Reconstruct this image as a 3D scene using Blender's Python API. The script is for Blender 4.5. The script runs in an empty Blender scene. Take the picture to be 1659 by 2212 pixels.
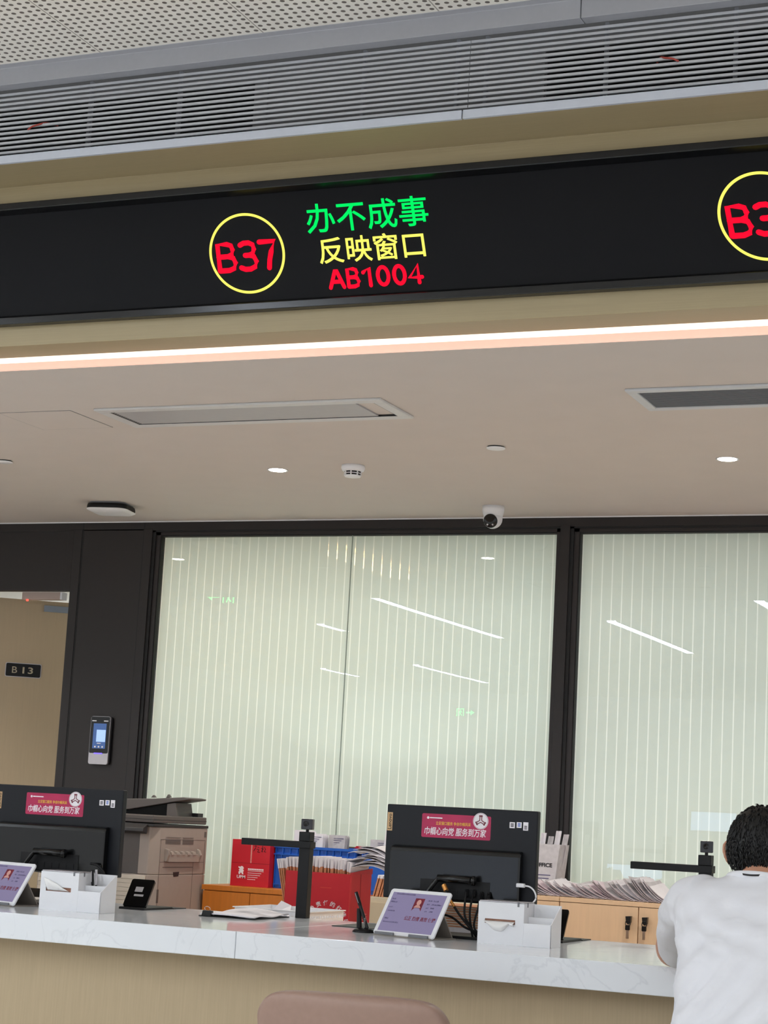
import bpy, bmesh, math, random
from mathutils import Vector, Matrix, noise

random.seed(7)
scene = bpy.context.scene
COL = scene.collection
PI = math.pi

# ------------------------------------------------------------------ camera
CAM = Vector((0.0, 0.0, 1.148))
cam_data = bpy.data.cameras.new('camera')
cam_data.sensor_fit = 'VERTICAL'
cam_data.sensor_height = 36.0
cam_data.lens = 68.11
cam_data.clip_start = 0.05
cam = bpy.data.objects.new('camera', cam_data)
COL.objects.link(cam)
_p, _y, _r = 0.15640277, 0.40820767, 0.05430144          # pitch, yaw, roll
_f = Vector((-math.sin(_y) * math.cos(_p), math.cos(_y) * math.cos(_p), math.sin(_p)))
_rt = Vector((math.cos(_y), math.sin(_y), 0))
_up = _rt.cross(_f)
_r2 = _rt * math.cos(_r) + _up * math.sin(_r)
_u2 = -_rt * math.sin(_r) + _up * math.cos(_r)
cam.matrix_world = Matrix(((_r2.x, _u2.x, -_f.x, CAM.x), (_r2.y, _u2.y, -_f.y, CAM.y),
                           (_r2.z, _u2.z, -_f.z, CAM.z), (0, 0, 0, 1)))
scene.camera = cam

# ------------------------------------------------------------------ light and exposure
W = bpy.data.worlds.new('world')
scene.world = W
W.use_nodes = True
W.node_tree.nodes['Background'].inputs[0].default_value = (0.93, 0.97, 1.0, 1)
W.node_tree.nodes['Background'].inputs[1].default_value = 0.62
vs = scene.view_settings
vs.view_transform = 'Standard'
vs.look = 'None'
vs.exposure = 0.45
vs.gamma = 1.0
vs.use_curve_mapping = False
LAMP = dict(strip=34.0, down=52.0, office=46.0, cove=0.82, room=30.0)

# ------------------------------------------------------------------ principal planes (metres)
ZC = 0.780          # counter top
YC = 5.43           # counter front / fascia front
YL = 5.206          # grille front
ZS = 2.6415         # service area ceiling
YW = 8.89           # back wall
ZH = 3.590          # hall ceiling


# ================================================================== helpers
def lin(c):
    return tuple(((v / 255) / 12.92 if v / 255 <= 0.04045 else ((v / 255 + 0.055) / 1.055) ** 2.4) for v in c)


def nd(t, kind, **kw):
    n = t.nodes.new(kind)
    for k, v in kw.items():
        setattr(n, k, v)
    return n


def pm(name, rgb, rough=0.5, metal=0.0, var=0.05, scale=30, stretch=(1, 1, 1), bump=0.0, emit=None, es=0.0,
       coat=0.0, spec=0.5):
    """procedural material: colour with a little noise, optional bump and emission"""
    m = bpy.data.materials.new(name)
    m.use_nodes = True
    t = m.node_tree
    b = t.nodes['Principled BSDF']
    c = lin(rgb)
    tc = nd(t, 'ShaderNodeTexCoord')
    mp = nd(t, 'ShaderNodeMapping')
    mp.inputs['Scale'].default_value = stretch
    no = nd(t, 'ShaderNodeTexNoise')
    no.inputs['Scale'].default_value = scale
    no.inputs['Detail'].default_value = 4
    t.links.new(tc.outputs['Object'], mp.inputs[0])
    t.links.new(mp.outputs[0], no.inputs['Vector'])
    mx = nd(t, 'ShaderNodeMix', data_type='RGBA')
    mx.inputs[6].default_value = (*[max(0, v * (1 - var * 2)) for v in c], 1)
    mx.inputs[7].default_value = (*[min(1, v * (1 + var * 2)) for v in c], 1)
    t.links.new(no.outputs['Fac'], mx.inputs[0])
    t.links.new(mx.outputs[2], b.inputs['Base Color'])
    b.inputs['Roughness'].default_value = rough
    b.inputs['Metallic'].default_value = metal
    b.inputs['Specular IOR Level'].default_value = spec
    b.inputs['Coat Weight'].default_value = coat
    if bump:
        bp = nd(t, 'ShaderNodeBump')
        bp.inputs['Strength'].default_value = bump
        bp.inputs['Distance'].default_value = 0.002
        t.links.new(no.outputs['Fac'], bp.inputs['Height'])
        t.links.new(bp.outputs[0], b.inputs['Normal'])
    if emit:
        b.inputs['Emission Color'].default_value = (*lin(emit), 1)
        b.inputs['Emission Strength'].default_value = es
    return m


class MB:
    """collects shapes, builds them as one mesh"""

    def __init__(self):
        self.v, self.f, self.mi = [], [], []

    def add(self, vs, fs, mi=0, M=None):
        o = len(self.v)
        self.v += [tuple((M @ Vector(p)) if M else p) for p in vs]
        self.f += [tuple(i + o for i in f) for f in fs]
        self.mi += [mi] * len(fs)
        return self

    def box(self, x0, x1, y0, y1, z0, z1, mi=0, M=None):
        v = [(x0, y0, z0), (x1, y0, z0), (x1, y1, z0), (x0, y1, z0),
             (x0, y0, z1), (x1, y0, z1), (x1, y1, z1), (x0, y1, z1)]
        f = [(0, 3, 2, 1), (4, 5, 6, 7), (0, 1, 5, 4), (1, 2, 6, 5), (2, 3, 7, 6), (3, 0, 4, 7)]
        return self.add(v, f, mi, M)

    def prism(self, poly, d0, d1, axis='y', mi=0, M=None):
        """polygon extruded: axis y -> poly is (x,z); axis x -> (y,z); axis z -> (x,y)"""
        n = len(poly)

        def pt(p, d):
            return (p[0], d, p[1]) if axis == 'y' else ((d, p[0], p[1]) if axis == 'x' else (p[0], p[1], d))
        v = [pt(p, d0) for p in poly] + [pt(p, d1) for p in poly]
        f = [tuple(range(n)), tuple(reversed(range(n, 2 * n)))]
        f += [(i, i + n, (i + 1) % n + n, (i + 1) % n) for i in range(n)]
        return self.add(v, f, mi, M)

    def lathe(self, prof, n=32, mi=0, M=None):
        """(r,z) profile turned about z"""
        v, f = [], []
        for r, z in prof:
            for k in range(n):
                a = 2 * PI * k / n
                v.append((r * math.cos(a), r * math.sin(a), z))
        for i in range(len(prof) - 1):
            for k in range(n):
                f.append((i * n + k, i * n + (k + 1) % n, (i + 1) * n + (k + 1) % n, (i + 1) * n + k))
        f.append(tuple(reversed(range(n))))
        f.append(tuple(range((len(prof) - 1) * n, len(prof) * n)))
        return self.add(v, f, mi, M)

    def tube(self, pts, r, n=8, mi=0, M=None):
        pts = [Vector(p) for p in pts]
        rr = r if isinstance(r, (list, tuple)) else [r] * len(pts)
        v, f = [], []
        up = Vector((0.13, 0.21, 0.97)).normalized()
        for i, p in enumerate(pts):
            d = (pts[min(i + 1, len(pts) - 1)] - pts[max(i - 1, 0)])
            d = d.normalized() if d.length > 1e-9 else Vector((0, 0, 1))
            a = d.cross(up)
            if a.length < 1e-3:
                a = d.cross(Vector((1, 0, 0)))
            a.normalize()
            b = d.cross(a).normalized()
            for k in range(n):
                t = 2 * PI * k / n
                v.append(tuple(p + (a * math.cos(t) + b * math.sin(t)) * rr[i]))
        for i in range(len(pts) - 1):
            for k in range(n):
                f.append((i * n + k, i * n + (k + 1) % n, (i + 1) * n + (k + 1) % n, (i + 1) * n + k))
        f.append(tuple(reversed(range(n))))
        f.append(tuple(range((len(pts) - 1) * n, len(pts) * n)))
        return self.add(v, f, mi, M)

    def loft(self, rings, mi=0, M=None, cap=True):
        n = len(rings[0])
        v = [tuple(p) for r in rings for p in r]
        f = []
        for i in range(len(rings) - 1):
            for k in range(n):
                f.append((i * n + k, i * n + (k + 1) % n, (i + 1) * n + (k + 1) % n, (i + 1) * n + k))
        if cap:
            f.append(tuple(reversed(range(n))))
            f.append(tuple(range((len(rings) - 1) * n, len(rings) * n)))
        return self.add(v, f, mi, M)

    def grid(self, fn, nu, nv, mi=0, M=None):
        v = [fn(i / nu, j / nv) for i in range(nu + 1) for j in range(nv + 1)]
        f = [(i * (nv + 1) + j, (i + 1) * (nv + 1) + j, (i + 1) * (nv + 1) + j + 1, i * (nv + 1) + j + 1)
             for i in range(nu) for j in range(nv)]
        return self.add(v, f, mi, M)


def smooth_path(pts, k=8):
    pts = [Vector(p) for p in pts]
    out = []
    for i in range(len(pts) - 1):
        p0, p1, p2, p3 = pts[max(i - 1, 0)], pts[i], pts[i + 1], pts[min(i + 2, len(pts) - 1)]
        for j in range(k):
            t = j / k
            out.append(0.5 * ((2 * p1) + (p2 - p0) * t + (2 * p0 - 5 * p1 + 4 * p2 - p3) * t * t
                              + (3 * p1 - p0 - 3 * p2 + p3) * t ** 3))
    out.append(pts[-1])
    return out


def thing(name, label, cat, loc=(0, 0, 0), rotz=0.0, group=None):
    o = bpy.data.objects.new(name, None)
    o.empty_display_size = 0.05
    COL.objects.link(o)
    o.matrix_world = Matrix.Translation(loc) @ Matrix.Rotation(rotz, 4, 'Z')
    o['label'] = label
    o['category'] = cat
    if group:
        o['group'] = group
    return o


def root_of(o):
    while o.parent:
        o = o.parent
    return o


def obj(name, mb, mats, parent=None, world=True, bev=0.0, smooth=False, label=None, seg=2):
    """link a mesh; world=True: coordinates are world coordinates, moved into the frame of the thing"""
    me = mb if isinstance(mb, bpy.types.Mesh) else bpy.data.meshes.new(name)
    if isinstance(mb, MB):
        me.from_pydata(mb.v, [], mb.f)
        for p, i in zip(me.polygons, mb.mi):
            p.material_index = i
    mats = mats if isinstance(mats, (list, tuple)) else [mats]
    for m in mats:
        me.materials.append(m)
    if isinstance(mb, MB):
        for p, i in zip(me.polygons, mb.mi):
            p.material_index = i
    if parent and world:
        me.transform(root_of(parent).matrix_world.inverted())
    bm = bmesh.new()
    bm.from_mesh(me)
    bmesh.ops.recalc_face_normals(bm, faces=bm.faces)
    bm.to_mesh(me)
    bm.free()
    if smooth:
        for p in me.polygons:
            p.use_smooth = True
    o = bpy.data.objects.new(name, me)
    COL.objects.link(o)
    if parent:
        o.parent = parent
    if bev:
        b = o.modifiers.new('bevel', 'BEVEL')
        b.width = bev
        b.segments = seg
        b.limit_method = 'ANGLE'
    if label:
        o['label'] = label
    return o


def tag(o, label, cat, group=None):
    o['label'] = label
    o['category'] = cat
    if group:
        o['group'] = group
    return o


def struct(name, mb, mats, bev=0.0, parent=None, label=None, smooth=False):
    o = obj(name, mb, mats, parent, bev=bev, smooth=smooth)
    if not parent:
        o['kind'] = 'structure'
    if label:
        o['label'] = label
    return o


def dup(root, loc, label=None, group=None, rotz=None):
    r = root.copy()
    COL.objects.link(r)
    rz = root.rotation_euler.z if rotz is None else rotz
    r.matrix_world = Matrix.Translation(loc) @ Matrix.Rotation(rz, 4, 'Z')
    if label:
        r['label'] = label
    if group:
        r['group'] = group
    for ch in list(root.children):
        c = ch.copy()
        COL.objects.link(c)
        c.parent = r
        for g in list(ch.children):
            d = g.copy()
            COL.objects.link(d)
            d.parent = c
    return r


def text_mesh(body, w, h, O, ux=(1, 0, 0), uy=(0, 0, 1), thick=0.0012, bold=0.0, shear=0.0):
    """letters fitted to w x h, lower left corner at O, facing ux x uy"""
    cu = bpy.data.curves.new('letters', 'FONT')
    cu.body = body
    cu.size = 1.0
    cu.offset = bold
    cu.resolution_u = 3
    cu.shear = shear
    cu.extrude = 0.01
    to = bpy.data.objects.new('letters', cu)
    COL.objects.link(to)
    dg = bpy.context.evaluated_depsgraph_get()
    me = bpy.data.meshes.new_from_object(to.evaluated_get(dg))
    bpy.data.objects.remove(to)
    xs = [v.co.x for v in me.vertices]
    ys = [v.co.y for v in me.vertices]
    x0, y0 = min(xs), min(ys)
    sx, sy = w / (max(xs) - x0), h / (max(ys) - y0)
    O, ux, uy = Vector(O), Vector(ux).normalized(), Vector(uy).normalized()
    n = ux.cross(uy)
    for v in me.vertices:
        v.co = O + ux * ((v.co.x - x0) * sx) + uy * ((v.co.y - y0) * sy) + n * ((v.co.z / 0.01 + 1) * 0.5 * thick)
    me.materials.clear()
    return me


def text(name, body, w, h, O, mat, parent, ux=(1, 0, 0), uy=(0, 0, 1), thick=0.0012, bold=0.0, shear=0.0, world=True, label=None):
    return obj(name, text_mesh(body, w, h, O, ux, uy, thick, bold, shear), mat, parent, world=world, label=label)


def light(name, kind, loc, energy, color=(1, 1, 1), size=0.5, size_y=None, rot=(0, 0, 0), spot=None):
    l = bpy.data.lights.new(name, kind)
    l.energy = energy
    l.color = color
    if kind == 'AREA':
        l.shape = 'RECTANGLE'
        l.size = size
        l.size_y = size_y or size
    if kind in ('SPOT', 'POINT'):
        l.shadow_soft_size = size
    if kind == 'SPOT':
        l.spot_size = spot or 1.9
        l.spot_blend = 0.6
    o = bpy.data.objects.new(name, l)
    o.location = loc
    o.rotation_euler = rot
    COL.objects.link(o)
    return o


# ================================================================== materials
M = {}
M['white_paint'] = pm('white ceiling paint', (214, 205, 198), 0.8, var=0.015, scale=6)
M['wood'] = pm('pale ash veneer', (172, 156, 122), 0.45, var=0.05, scale=9, stretch=(0.35, 30, 30))
M['tan_panel'] = pm('tan woven panel', (188, 168, 136), 0.6, var=0.05, scale=12, stretch=(14, 14, 0.5))
M['alu'] = pm('grey aluminium', (176, 177, 184), 0.42, 0.25, var=0.02, scale=60)
M['alu_lip'] = pm('pale aluminium lip', (205, 210, 222), 0.4, 0.1, var=0.02, scale=60)
M['louvre'] = pm('louvre aluminium', (200, 202, 208), 0.35, 0.3, var=0.02, scale=60)
M['grey_sheet'] = pm('grey sheet metal', (98, 97, 97), 0.6, 0.2, var=0.04, scale=8)
M['void'] = pm('dark duct', (10, 10, 11), 0.9, var=0.1)
M['sign_frame'] = pm('gloss black sign frame', (11, 12, 15), 0.22, var=0.05)
M['sign_face'] = pm('sign face', (15, 16, 20), 0.6, var=0.06, scale=400, spec=0.2)
M['led_red'] = pm('red led', (30, 2, 6), 0.5, emit=(255, 6, 40), es=1.1, spec=0.05)
M['led_yellow'] = pm('yellow led', (40, 40, 20), 0.5, emit=(255, 248, 105), es=0.85, spec=0.05)
M['led_green'] = pm('green led', (4, 30, 16), 0.5, emit=(4, 235, 98), es=0.85, spec=0.05)
M['brown_alu'] = pm('dark bronze aluminium', (40, 35, 34), 0.45, 0.2, var=0.03, scale=20)
M['gasket'] = pm('black gasket', (14, 13, 14), 0.6, var=0.05)
M['frame_inner'] = pm('bronze glazing bead', (44, 38, 37), 0.45, 0.2, var=0.03)
M['black'] = pm('matt black plastic', (17, 17, 19), 0.45, var=0.05, spec=0.3)
M['gloss_black'] = pm('gloss black plastic', (8, 8, 9), 0.2, var=0.05)
M['navy_black'] = pm('blue black plastic', (20, 22, 28), 0.42, var=0.04, spec=0.3)
M['white_plastic'] = pm('white plastic', (240, 240, 243), 0.35, var=0.01)
M['cream'] = pm('cream plastic', (222, 208, 190), 0.5, var=0.02)
M['paper'] = pm('paper', (236, 232, 236), 0.85, var=0.03, scale=14)
M['paper_grey'] = pm('printed paper', (203, 198, 200), 0.85, var=0.12, scale=40)
M['kraft'] = pm('kraft edge', (208, 142, 102), 0.8, var=0.16, scale=60)
M['red_card'] = pm('red carton', (205, 22, 40), 0.55, var=0.04, scale=12)
M['blue'] = pm('blue crate plastic', (18, 92, 190), 0.45, var=0.05)
M['orange_wood'] = pm('orange cherry veneer', (206, 120, 36), 0.45, var=0.09, scale=7, stretch=(9, 9, 0.7))
M['pale_wood'] = pm('pale maple veneer', (226, 190, 152), 0.5, var=0.05, scale=6, stretch=(9, 9, 0.8))
M['taupe'] = pm('taupe copier plastic', (166, 152, 142), 0.5, var=0.02)
M['taupe_dark'] = pm('dark copier plastic', (92, 84, 80), 0.5, var=0.03)
M['copier_black'] = pm('black copier plastic', (36, 33, 33), 0.5, var=0.03)
M['grey'] = pm('grey plastic', (120, 121, 126), 0.5, var=0.03)
M['silver'] = pm('silver', (190, 186, 190), 0.35, 0.5, var=0.02)
M['chrome'] = pm('chrome', (220, 220, 222), 0.15, 1.0, var=0.01)
M['brass'] = pm('brass plug', (214, 150, 80), 0.3, 0.7, var=0.03)
M['gold_label'] = pm('tan label', (206, 168, 122), 0.5, var=0.05)
M['ink'] = pm('dark ink', (30, 26, 28), 0.7, var=0.02)
M['ink_grey'] = pm('grey ink', (92, 84, 120), 0.7, var=0.02)
M['white_ink'] = pm('white ink', (245, 240, 244), 0.6, var=0.02)
M['yellow_ink'] = pm('yellow ink', (244, 200, 70), 0.6, var=0.02)
M['maroon'] = pm('maroon ink', (120, 22, 44), 0.6, var=0.02)
M['sticker'] = pm('magenta sticker', (182, 30, 82), 0.35, var=0.22, scale=9, stretch=(1, 1, 2))
M['leather'] = pm('taupe leather', (164, 134, 120), 0.42, var=0.04, scale=60, bump=0.15)
M['skin'] = pm('skin', (206, 150, 122), 0.5, var=0.05, scale=25)
M['hair'] = pm('black hair', (10, 9, 10), 0.5, var=0.2, scale=90, bump=0.4)
M['trousers'] = pm('dark trousers', (38, 40, 48), 0.8, var=0.06)
M['shoe'] = pm('shoe', (40, 36, 36), 0.5, var=0.05)
M['tissue'] = pm('tissue paper', (250, 248, 246), 0.9, var=0.02)
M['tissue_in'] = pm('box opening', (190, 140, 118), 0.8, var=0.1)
M['door'] = pm('tan door leaf', (190, 170, 140), 0.5, var=0.03, scale=10, stretch=(8, 8, 0.6))
M['floor'] = pm('pale floor tile', (236, 232, 224), 0.3, var=0.03, scale=2)
M['office_white'] = pm('office wall', (232, 234, 230), 0.8, var=0.02)
M['dome_black'] = pm('camera window', (12, 11, 12), 0.1, var=0.02)


def m_ceiling():
    """perforated ceiling tiles: 30 mm square grid of holes, 600 mm tiles"""
    m = pm('perforated ceiling tile', (246, 242, 234), 0.8, var=0.015, scale=5)
    t = m.node_tree
    b = t.nodes['Principled BSDF']
    src = b.inputs['Base Color'].links[0].from_socket
    tc = nd(t, 'ShaderNodeTexCoord')
    sp = nd(t, 'ShaderNodeSeparateXYZ')
    t.links.new(tc.outputs['Object'], sp.inputs[0])

    def math_(op, a, bb=None):
        n = nd(t, 'ShaderNodeMath', operation=op)
        for i, s in enumerate((a, bb)):
            if s is None:
                continue
            if isinstance(s, (int, float)):
                n.inputs[i].default_value = s
            else:
                t.links.new(s, n.inputs[i])
        return n.outputs[0]

    def cell(s, off, per):
        return math_('SUBTRACT', math_('FRACT', math_('DIVIDE', math_('ADD', s, off), per)), 0.5)
    dx = math_('MULTIPLY', cell(sp.outputs[0], 302.15, 0.03), 0.03)
    dy = math_('MULTIPLY', cell(sp.outputs[1], 300.012, 0.03), 0.03)
    d = math_('SQRT', math_('ADD', math_('POWER', dx, 2.0), math_('POWER', dy, 2.0)))
    hole = math_('LESS_THAN', d, 0.0078)
    sx = math_('MULTIPLY', math_('ABSOLUTE', cell(sp.outputs[0], 302.45, 0.6)), 0.6)
    seam = math_('LESS_THAN', sx, 0.0022)
    mx = nd(t, 'ShaderNodeMix', data_type='RGBA')
    t.links.new(hole, mx.inputs[0])
    t.links.new(src, mx.inputs[6])
    mx.inputs[7].default_value = (*lin((112, 104, 98)), 1)
    m2 = nd(t, 'ShaderNodeMix', data_type='RGBA')
    t.links.new(seam, m2.inputs[0])
    t.links.new(mx.outputs[2], m2.inputs[6])
    m2.inputs[7].default_value = (*lin((176, 170, 162)), 1)
    t.links.new(m2.outputs[2], b.inputs['Base Color'])
    return m


def m_marble():
    m = pm('white marble', (236, 239, 243), 0.1, var=0.02, scale=5, spec=0.3)
    t = m.node_tree
    b = t.nodes['Principled BSDF']
    src = b.inputs['Base Color'].links[0].from_socket
    tc = nd(t, 'ShaderNodeTexCoord')
    n1 = nd(t, 'ShaderNodeTexNoise')
    n1.inputs['Scale'].default_value = 3.2
    n1.inputs['Detail'].default_value = 9
    n1.inputs['Distortion'].default_value = 1.6
    t.links.new(tc.outputs['Object'], n1.inputs['Vector'])
    r = nd(t, 'ShaderNodeValToRGB')
    r.color_ramp.elements[0].position = 0.485
    r.color_ramp.elements[0].color = (0, 0, 0, 1)
    r.color_ramp.elements[1].position = 0.5
    r.color_ramp.elements[1].color = (1, 1, 1, 1)
    e = r.color_ramp.elements.new(0.515)
    e.color = (0, 0, 0, 1)
    t.links.new(n1.outputs['Fac'], r.inputs[0])
    n2 = nd(t, 'ShaderNodeTexNoise')
    n2.inputs['Scale'].default_value = 2.1
    t.links.new(tc.outputs['Object'], n2.inputs['Vector'])
    mu = nd(t, 'ShaderNodeMath', operation='MULTIPLY')
    t.links.new(r.outputs[0], mu.inputs[0])
    t.links.new(n2.outputs['Fac'], mu.inputs[1])
    mu2 = nd(t, 'ShaderNodeMath', operation='MULTIPLY')
    t.links.new(mu.outputs[0], mu2.inputs[0])
    mu2.inputs[1].default_value = 0.24
    mx = nd(t, 'ShaderNodeMix', data_type='RGBA')
    t.links.new(mu2.outputs[0], mx.inputs[0])
    t.links.new(src, mx.inputs[6])
    mx.inputs[7].default_value = (*lin((150, 155, 166)), 1)
    t.links.new(mx.outputs[2], b.inputs['Base Color'])
    return m


def m_blind():
    """pale green translucent blind with thin sheer stripes every 50 mm"""
    m = bpy.data.materials.new('striped blind fabric')
    m.use_nodes = True
    t = m.node_tree
    out = t.nodes['Material Output']
    t.nodes.remove(t.nodes['Principled BSDF'])
    tc = nd(t, 'ShaderNodeTexCoord')
    sp = nd(t, 'ShaderNodeSeparateXYZ')
    t.links.new(tc.outputs['Object'], sp.inputs[0])
    ad = nd(t, 'ShaderNodeMath', operation='ADD')
    ad.inputs[1].default_value = 300.0
    t.links.new(sp.outputs[0], ad.inputs[0])
    dv = nd(t, 'ShaderNodeMath', operation='DIVIDE')
    dv.inputs[1].default_value = 0.0505
    t.links.new(ad.outputs[0], dv.inputs[0])
    fr = nd(t, 'ShaderNodeMath', operation='FRACT')
    t.links.new(dv.outputs[0], fr.inputs[0])
    st = nd(t, 'ShaderNodeMath', operation='LESS_THAN')
    st.inputs[1].default_value = 0.115
    t.links.new(fr.outputs[0], st.inputs[0])
    no = nd(t, 'ShaderNodeTexNoise')
    no.inputs['Scale'].default_value = 3
    t.links.new(tc.outputs['Object'], no.inputs['Vector'])
    mx = nd(t, 'ShaderNodeMix', data_type='RGBA')
    mx.inputs[6].default_value = (*lin((210, 222, 220)), 1)
    mx.inputs[7].default_value = (*lin((215, 226, 224)), 1)
    t.links.new(no.outputs['Fac'], mx.inputs[0])
    df = nd(t, 'ShaderNodeBsdfDiffuse')
    t.links.new(mx.outputs[2], df.inputs[0])
    tl = nd(t, 'ShaderNodeBsdfTranslucent')
    tl.inputs[0].default_value = (*lin((226, 234, 228)), 1)
    a = nd(t, 'ShaderNodeMixShader')
    a.inputs[0].default_value = 0.35
    t.links.new(df.outputs[0], a.inputs[1])
    t.links.new(tl.outputs[0], a.inputs[2])
    tr = nd(t, 'ShaderNodeBsdfTransparent')
    df2 = nd(t, 'ShaderNodeBsdfDiffuse')
    df2.inputs[0].default_value = (*lin((244, 253, 251)), 1)
    b2 = nd(t, 'ShaderNodeMixShader')
    b2.inputs[0].default_value = 0.07
    tl2 = nd(t, 'ShaderNodeBsdfTranslucent')
    tl2.inputs[0].default_value = (*lin((250, 254, 252)), 1)
    b3 = nd(t, 'ShaderNodeMixShader')
    b3.inputs[0].default_value = 0.42
    t.links.new(df2.outputs[0], b3.inputs[1])
    t.links.new(tl2.outputs[0], b3.inputs[2])
    t.links.new(b3.outputs[0], b2.inputs[1])
    t.links.new(tr.outputs[0], b2.inputs[2])
    c = nd(t, 'ShaderNodeMixShader')
    t.links.new(st.outputs[0], c.inputs[0])
    t.links.new(a.outputs[0], c.inputs[1])
    t.links.new(b2.outputs[0], c.inputs[2])
    t.links.new(c.outputs[0], out.inputs[0])
    return m


def m_glass():
    m = bpy.data.materials.new('clear window glass')
    m.use_nodes = True
    t = m.node_tree
    out = t.nodes['Material Output']
    t.nodes.remove(t.nodes['Principled BSDF'])
    no = nd(t, 'ShaderNodeTexNoise')
    no.inputs['Scale'].default_value = 1.2
    tc = nd(t, 'ShaderNodeTexCoord')
    t.links.new(tc.outputs['Object'], no.inputs['Vector'])
    bp = nd(t, 'ShaderNodeBump')
    bp.inputs['Strength'].default_value = 0.05
    bp.inputs['Distance'].default_value = 0.004
    t.links.new(no.outputs['Fac'], bp.inputs['Height'])
    fr = nd(t, 'ShaderNodeFresnel')
    fr.inputs[0].default_value = 1.52
    tr = nd(t, 'ShaderNodeBsdfTransparent')
    tr.inputs[0].default_value = (0.965, 0.985, 0.972, 1)
    gl = nd(t, 'ShaderNodeBsdfGlossy')
    gl.inputs['Roughness'].default_value = 0.0
    gl.inputs[0].default_value = (0.95, 0.97, 1.0, 1)
    t.links.new(bp.outputs[0], gl.inputs['Normal'])
    mx = nd(t, 'ShaderNodeMixShader')
    t.links.new(fr.outputs[0], mx.inputs[0])
    t.links.new(tr.outputs[0], mx.inputs[1])
    t.links.new(gl.outputs[0], mx.inputs[2])
    t.links.new(mx.outputs[0], out.inputs[0])
    return m


def m_shirt():
    m = pm('white cotton', (234, 234, 239), 0.85, var=0.02, scale=18)
    t = m.node_tree
    b = t.nodes['Principled BSDF']
    tc = nd(t, 'ShaderNodeTexCoord')
    no = nd(t, 'ShaderNodeTexNoise')
    no.inputs['Scale'].default_value = 14
    no.inputs['Detail'].default_value = 5
    t.links.new(tc.outputs['Object'], no.inputs['Vector'])
    bp = nd(t, 'ShaderNodeBump')
    bp.inputs['Strength'].default_value = 0.25
    bp.inputs['Distance'].default_value = 0.006
    t.links.new(no.outputs['Fac'], bp.inputs['Height'])
    t.links.new(bp.outputs[0], b.inputs['Normal'])
    return m


M['perforated'] = m_ceiling()
M['marble'] = m_marble()
M['blind'] = m_blind()
M['glass'] = m_glass()
M['shirt'] = m_shirt()
M['strip_lamp'] = pm('strip lamp diffuser', (240, 244, 250), 0.5, emit=(232, 242, 255), es=LAMP['strip'])
M['down_lamp'] = pm('downlight lens', (250, 245, 235), 0.5, emit=(255, 246, 232), es=22.0)
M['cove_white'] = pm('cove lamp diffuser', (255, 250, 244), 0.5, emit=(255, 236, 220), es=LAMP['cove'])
M['cove_peach'] = pm('lit ceiling edge glow', (200, 160, 140), 0.5, emit=(255, 212, 192), es=0.66 * LAMP['cove'])  # glow of the lit ceiling edge, put in as emission
M['screen_lilac'] = pm('tablet screen', (40, 38, 56), 0.25, emit=(160, 150, 190), es=0.42, var=0.05)
M['screen_blue'] = pm('terminal screen', (30, 40, 60), 0.25, emit=(80, 120, 190), es=0.4, var=0.5, scale=25)
M['screen_bright'] = pm('terminal picture', (60, 80, 110), 0.25, emit=(170, 200, 250), es=0.8, var=0.4, scale=60)
M['led_violet'] = pm('violet light bar', (40, 30, 90), 0.4, emit=(110, 90, 255), es=1.5)
M['led_spot_red'] = pm('red indicator', (90, 5, 5), 0.4, emit=(255, 50, 40), es=4.0)
M['exit_green'] = pm('exit sign green', (10, 120, 50), 0.5, emit=(60, 255, 130), es=9.0)
M['warm_lamp'] = pm('warm office lamp', (255, 220, 170), 0.5, emit=(255, 214, 150), es=16.0)
M['daylight'] = pm('blue reflection glow', (200, 220, 250), 0.4, emit=(176, 208, 255), es=3.2)

# ================================================================== structure
X0, X1 = -16.5, 3.0
struct('floor', MB().box(X0, X1, -17, 11.4, -0.1, 0), M['floor'])
struct('ceiling', MB().box(X0, X1, -17, YL + 0.004, ZH, ZH + 0.06), M['perforated'])
# service area ceiling with its dropped front edge
struct('ceiling', MB().box(X0, X1, 5.64, 11.4, ZS, ZS + 0.09), M['white_paint'])

# pale wood fascia over the counter: overhanging soffit, face and underside
f = MB()
f.prism([(YL + 0.012, 3.246), (YC, 3.246), (YC, 2.674), (5.583, 2.674), (5.583, 3.266), (YL + 0.012, 3.266)], X0, X1, 'x')
struct('trim_1', f, M['wood'], bev=0.002)
# sheet metal wall behind the louvres, with two dark duct openings
g = MB()
yb0, yb1 = 5.375, 5.40
for (a, b) in ((X0, -5.2), (-2.868, -1.867), (0.6, X1)):
    g.box(a, b, yb0, yb1, 3.266, ZH)
g.box(-5.2, -2.868, yb0, yb1, 3.508, ZH)
g.box(-1.867, 0.6, yb0, yb1, 3.508, ZH)
g.box(-2.835, -2.815, yb0 - 0.012, yb0, 3.266, 3.53)
struct('wall_plenum', g, M['grey_sheet'])
g = MB()
for (a, b) in ((-5.2, -2.868), (-1.867, 0.6)):
    g.box(a, b, 5.70, 5.72, 3.27, 3.60)
    g.box(a, b, 5.405, 5.72, 3.508, 3.52)
    g.box(a - 0.01, a, 5.405, 5.72, 3.27, 3.52)
    g.box(b, b + 0.01, 5.405, 5.72, 3.27, 3.52)
    g.box(a, b, 5.375, 5.72, 3.267, 3.27)
struct('wall_duct', g, M['void'])
# aluminium edge trim between hall ceiling and louvres, in two lengths with a joint
g = MB()
for (a, b) in ((X0, -1.7045), (-1.7015, X1)):
    g.prism([(YL, 3.5246), (5.252, 3.5246), (5.252, 3.545), (5.235, 3.545), (5.235, 3.597), (YL - 0.022, 3.597), (YL - 0.022, 3.589),
             (YL, 3.584)], a, b, 'x')
struct('trim_2', g, M['alu'], bev=0.0015)

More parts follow.
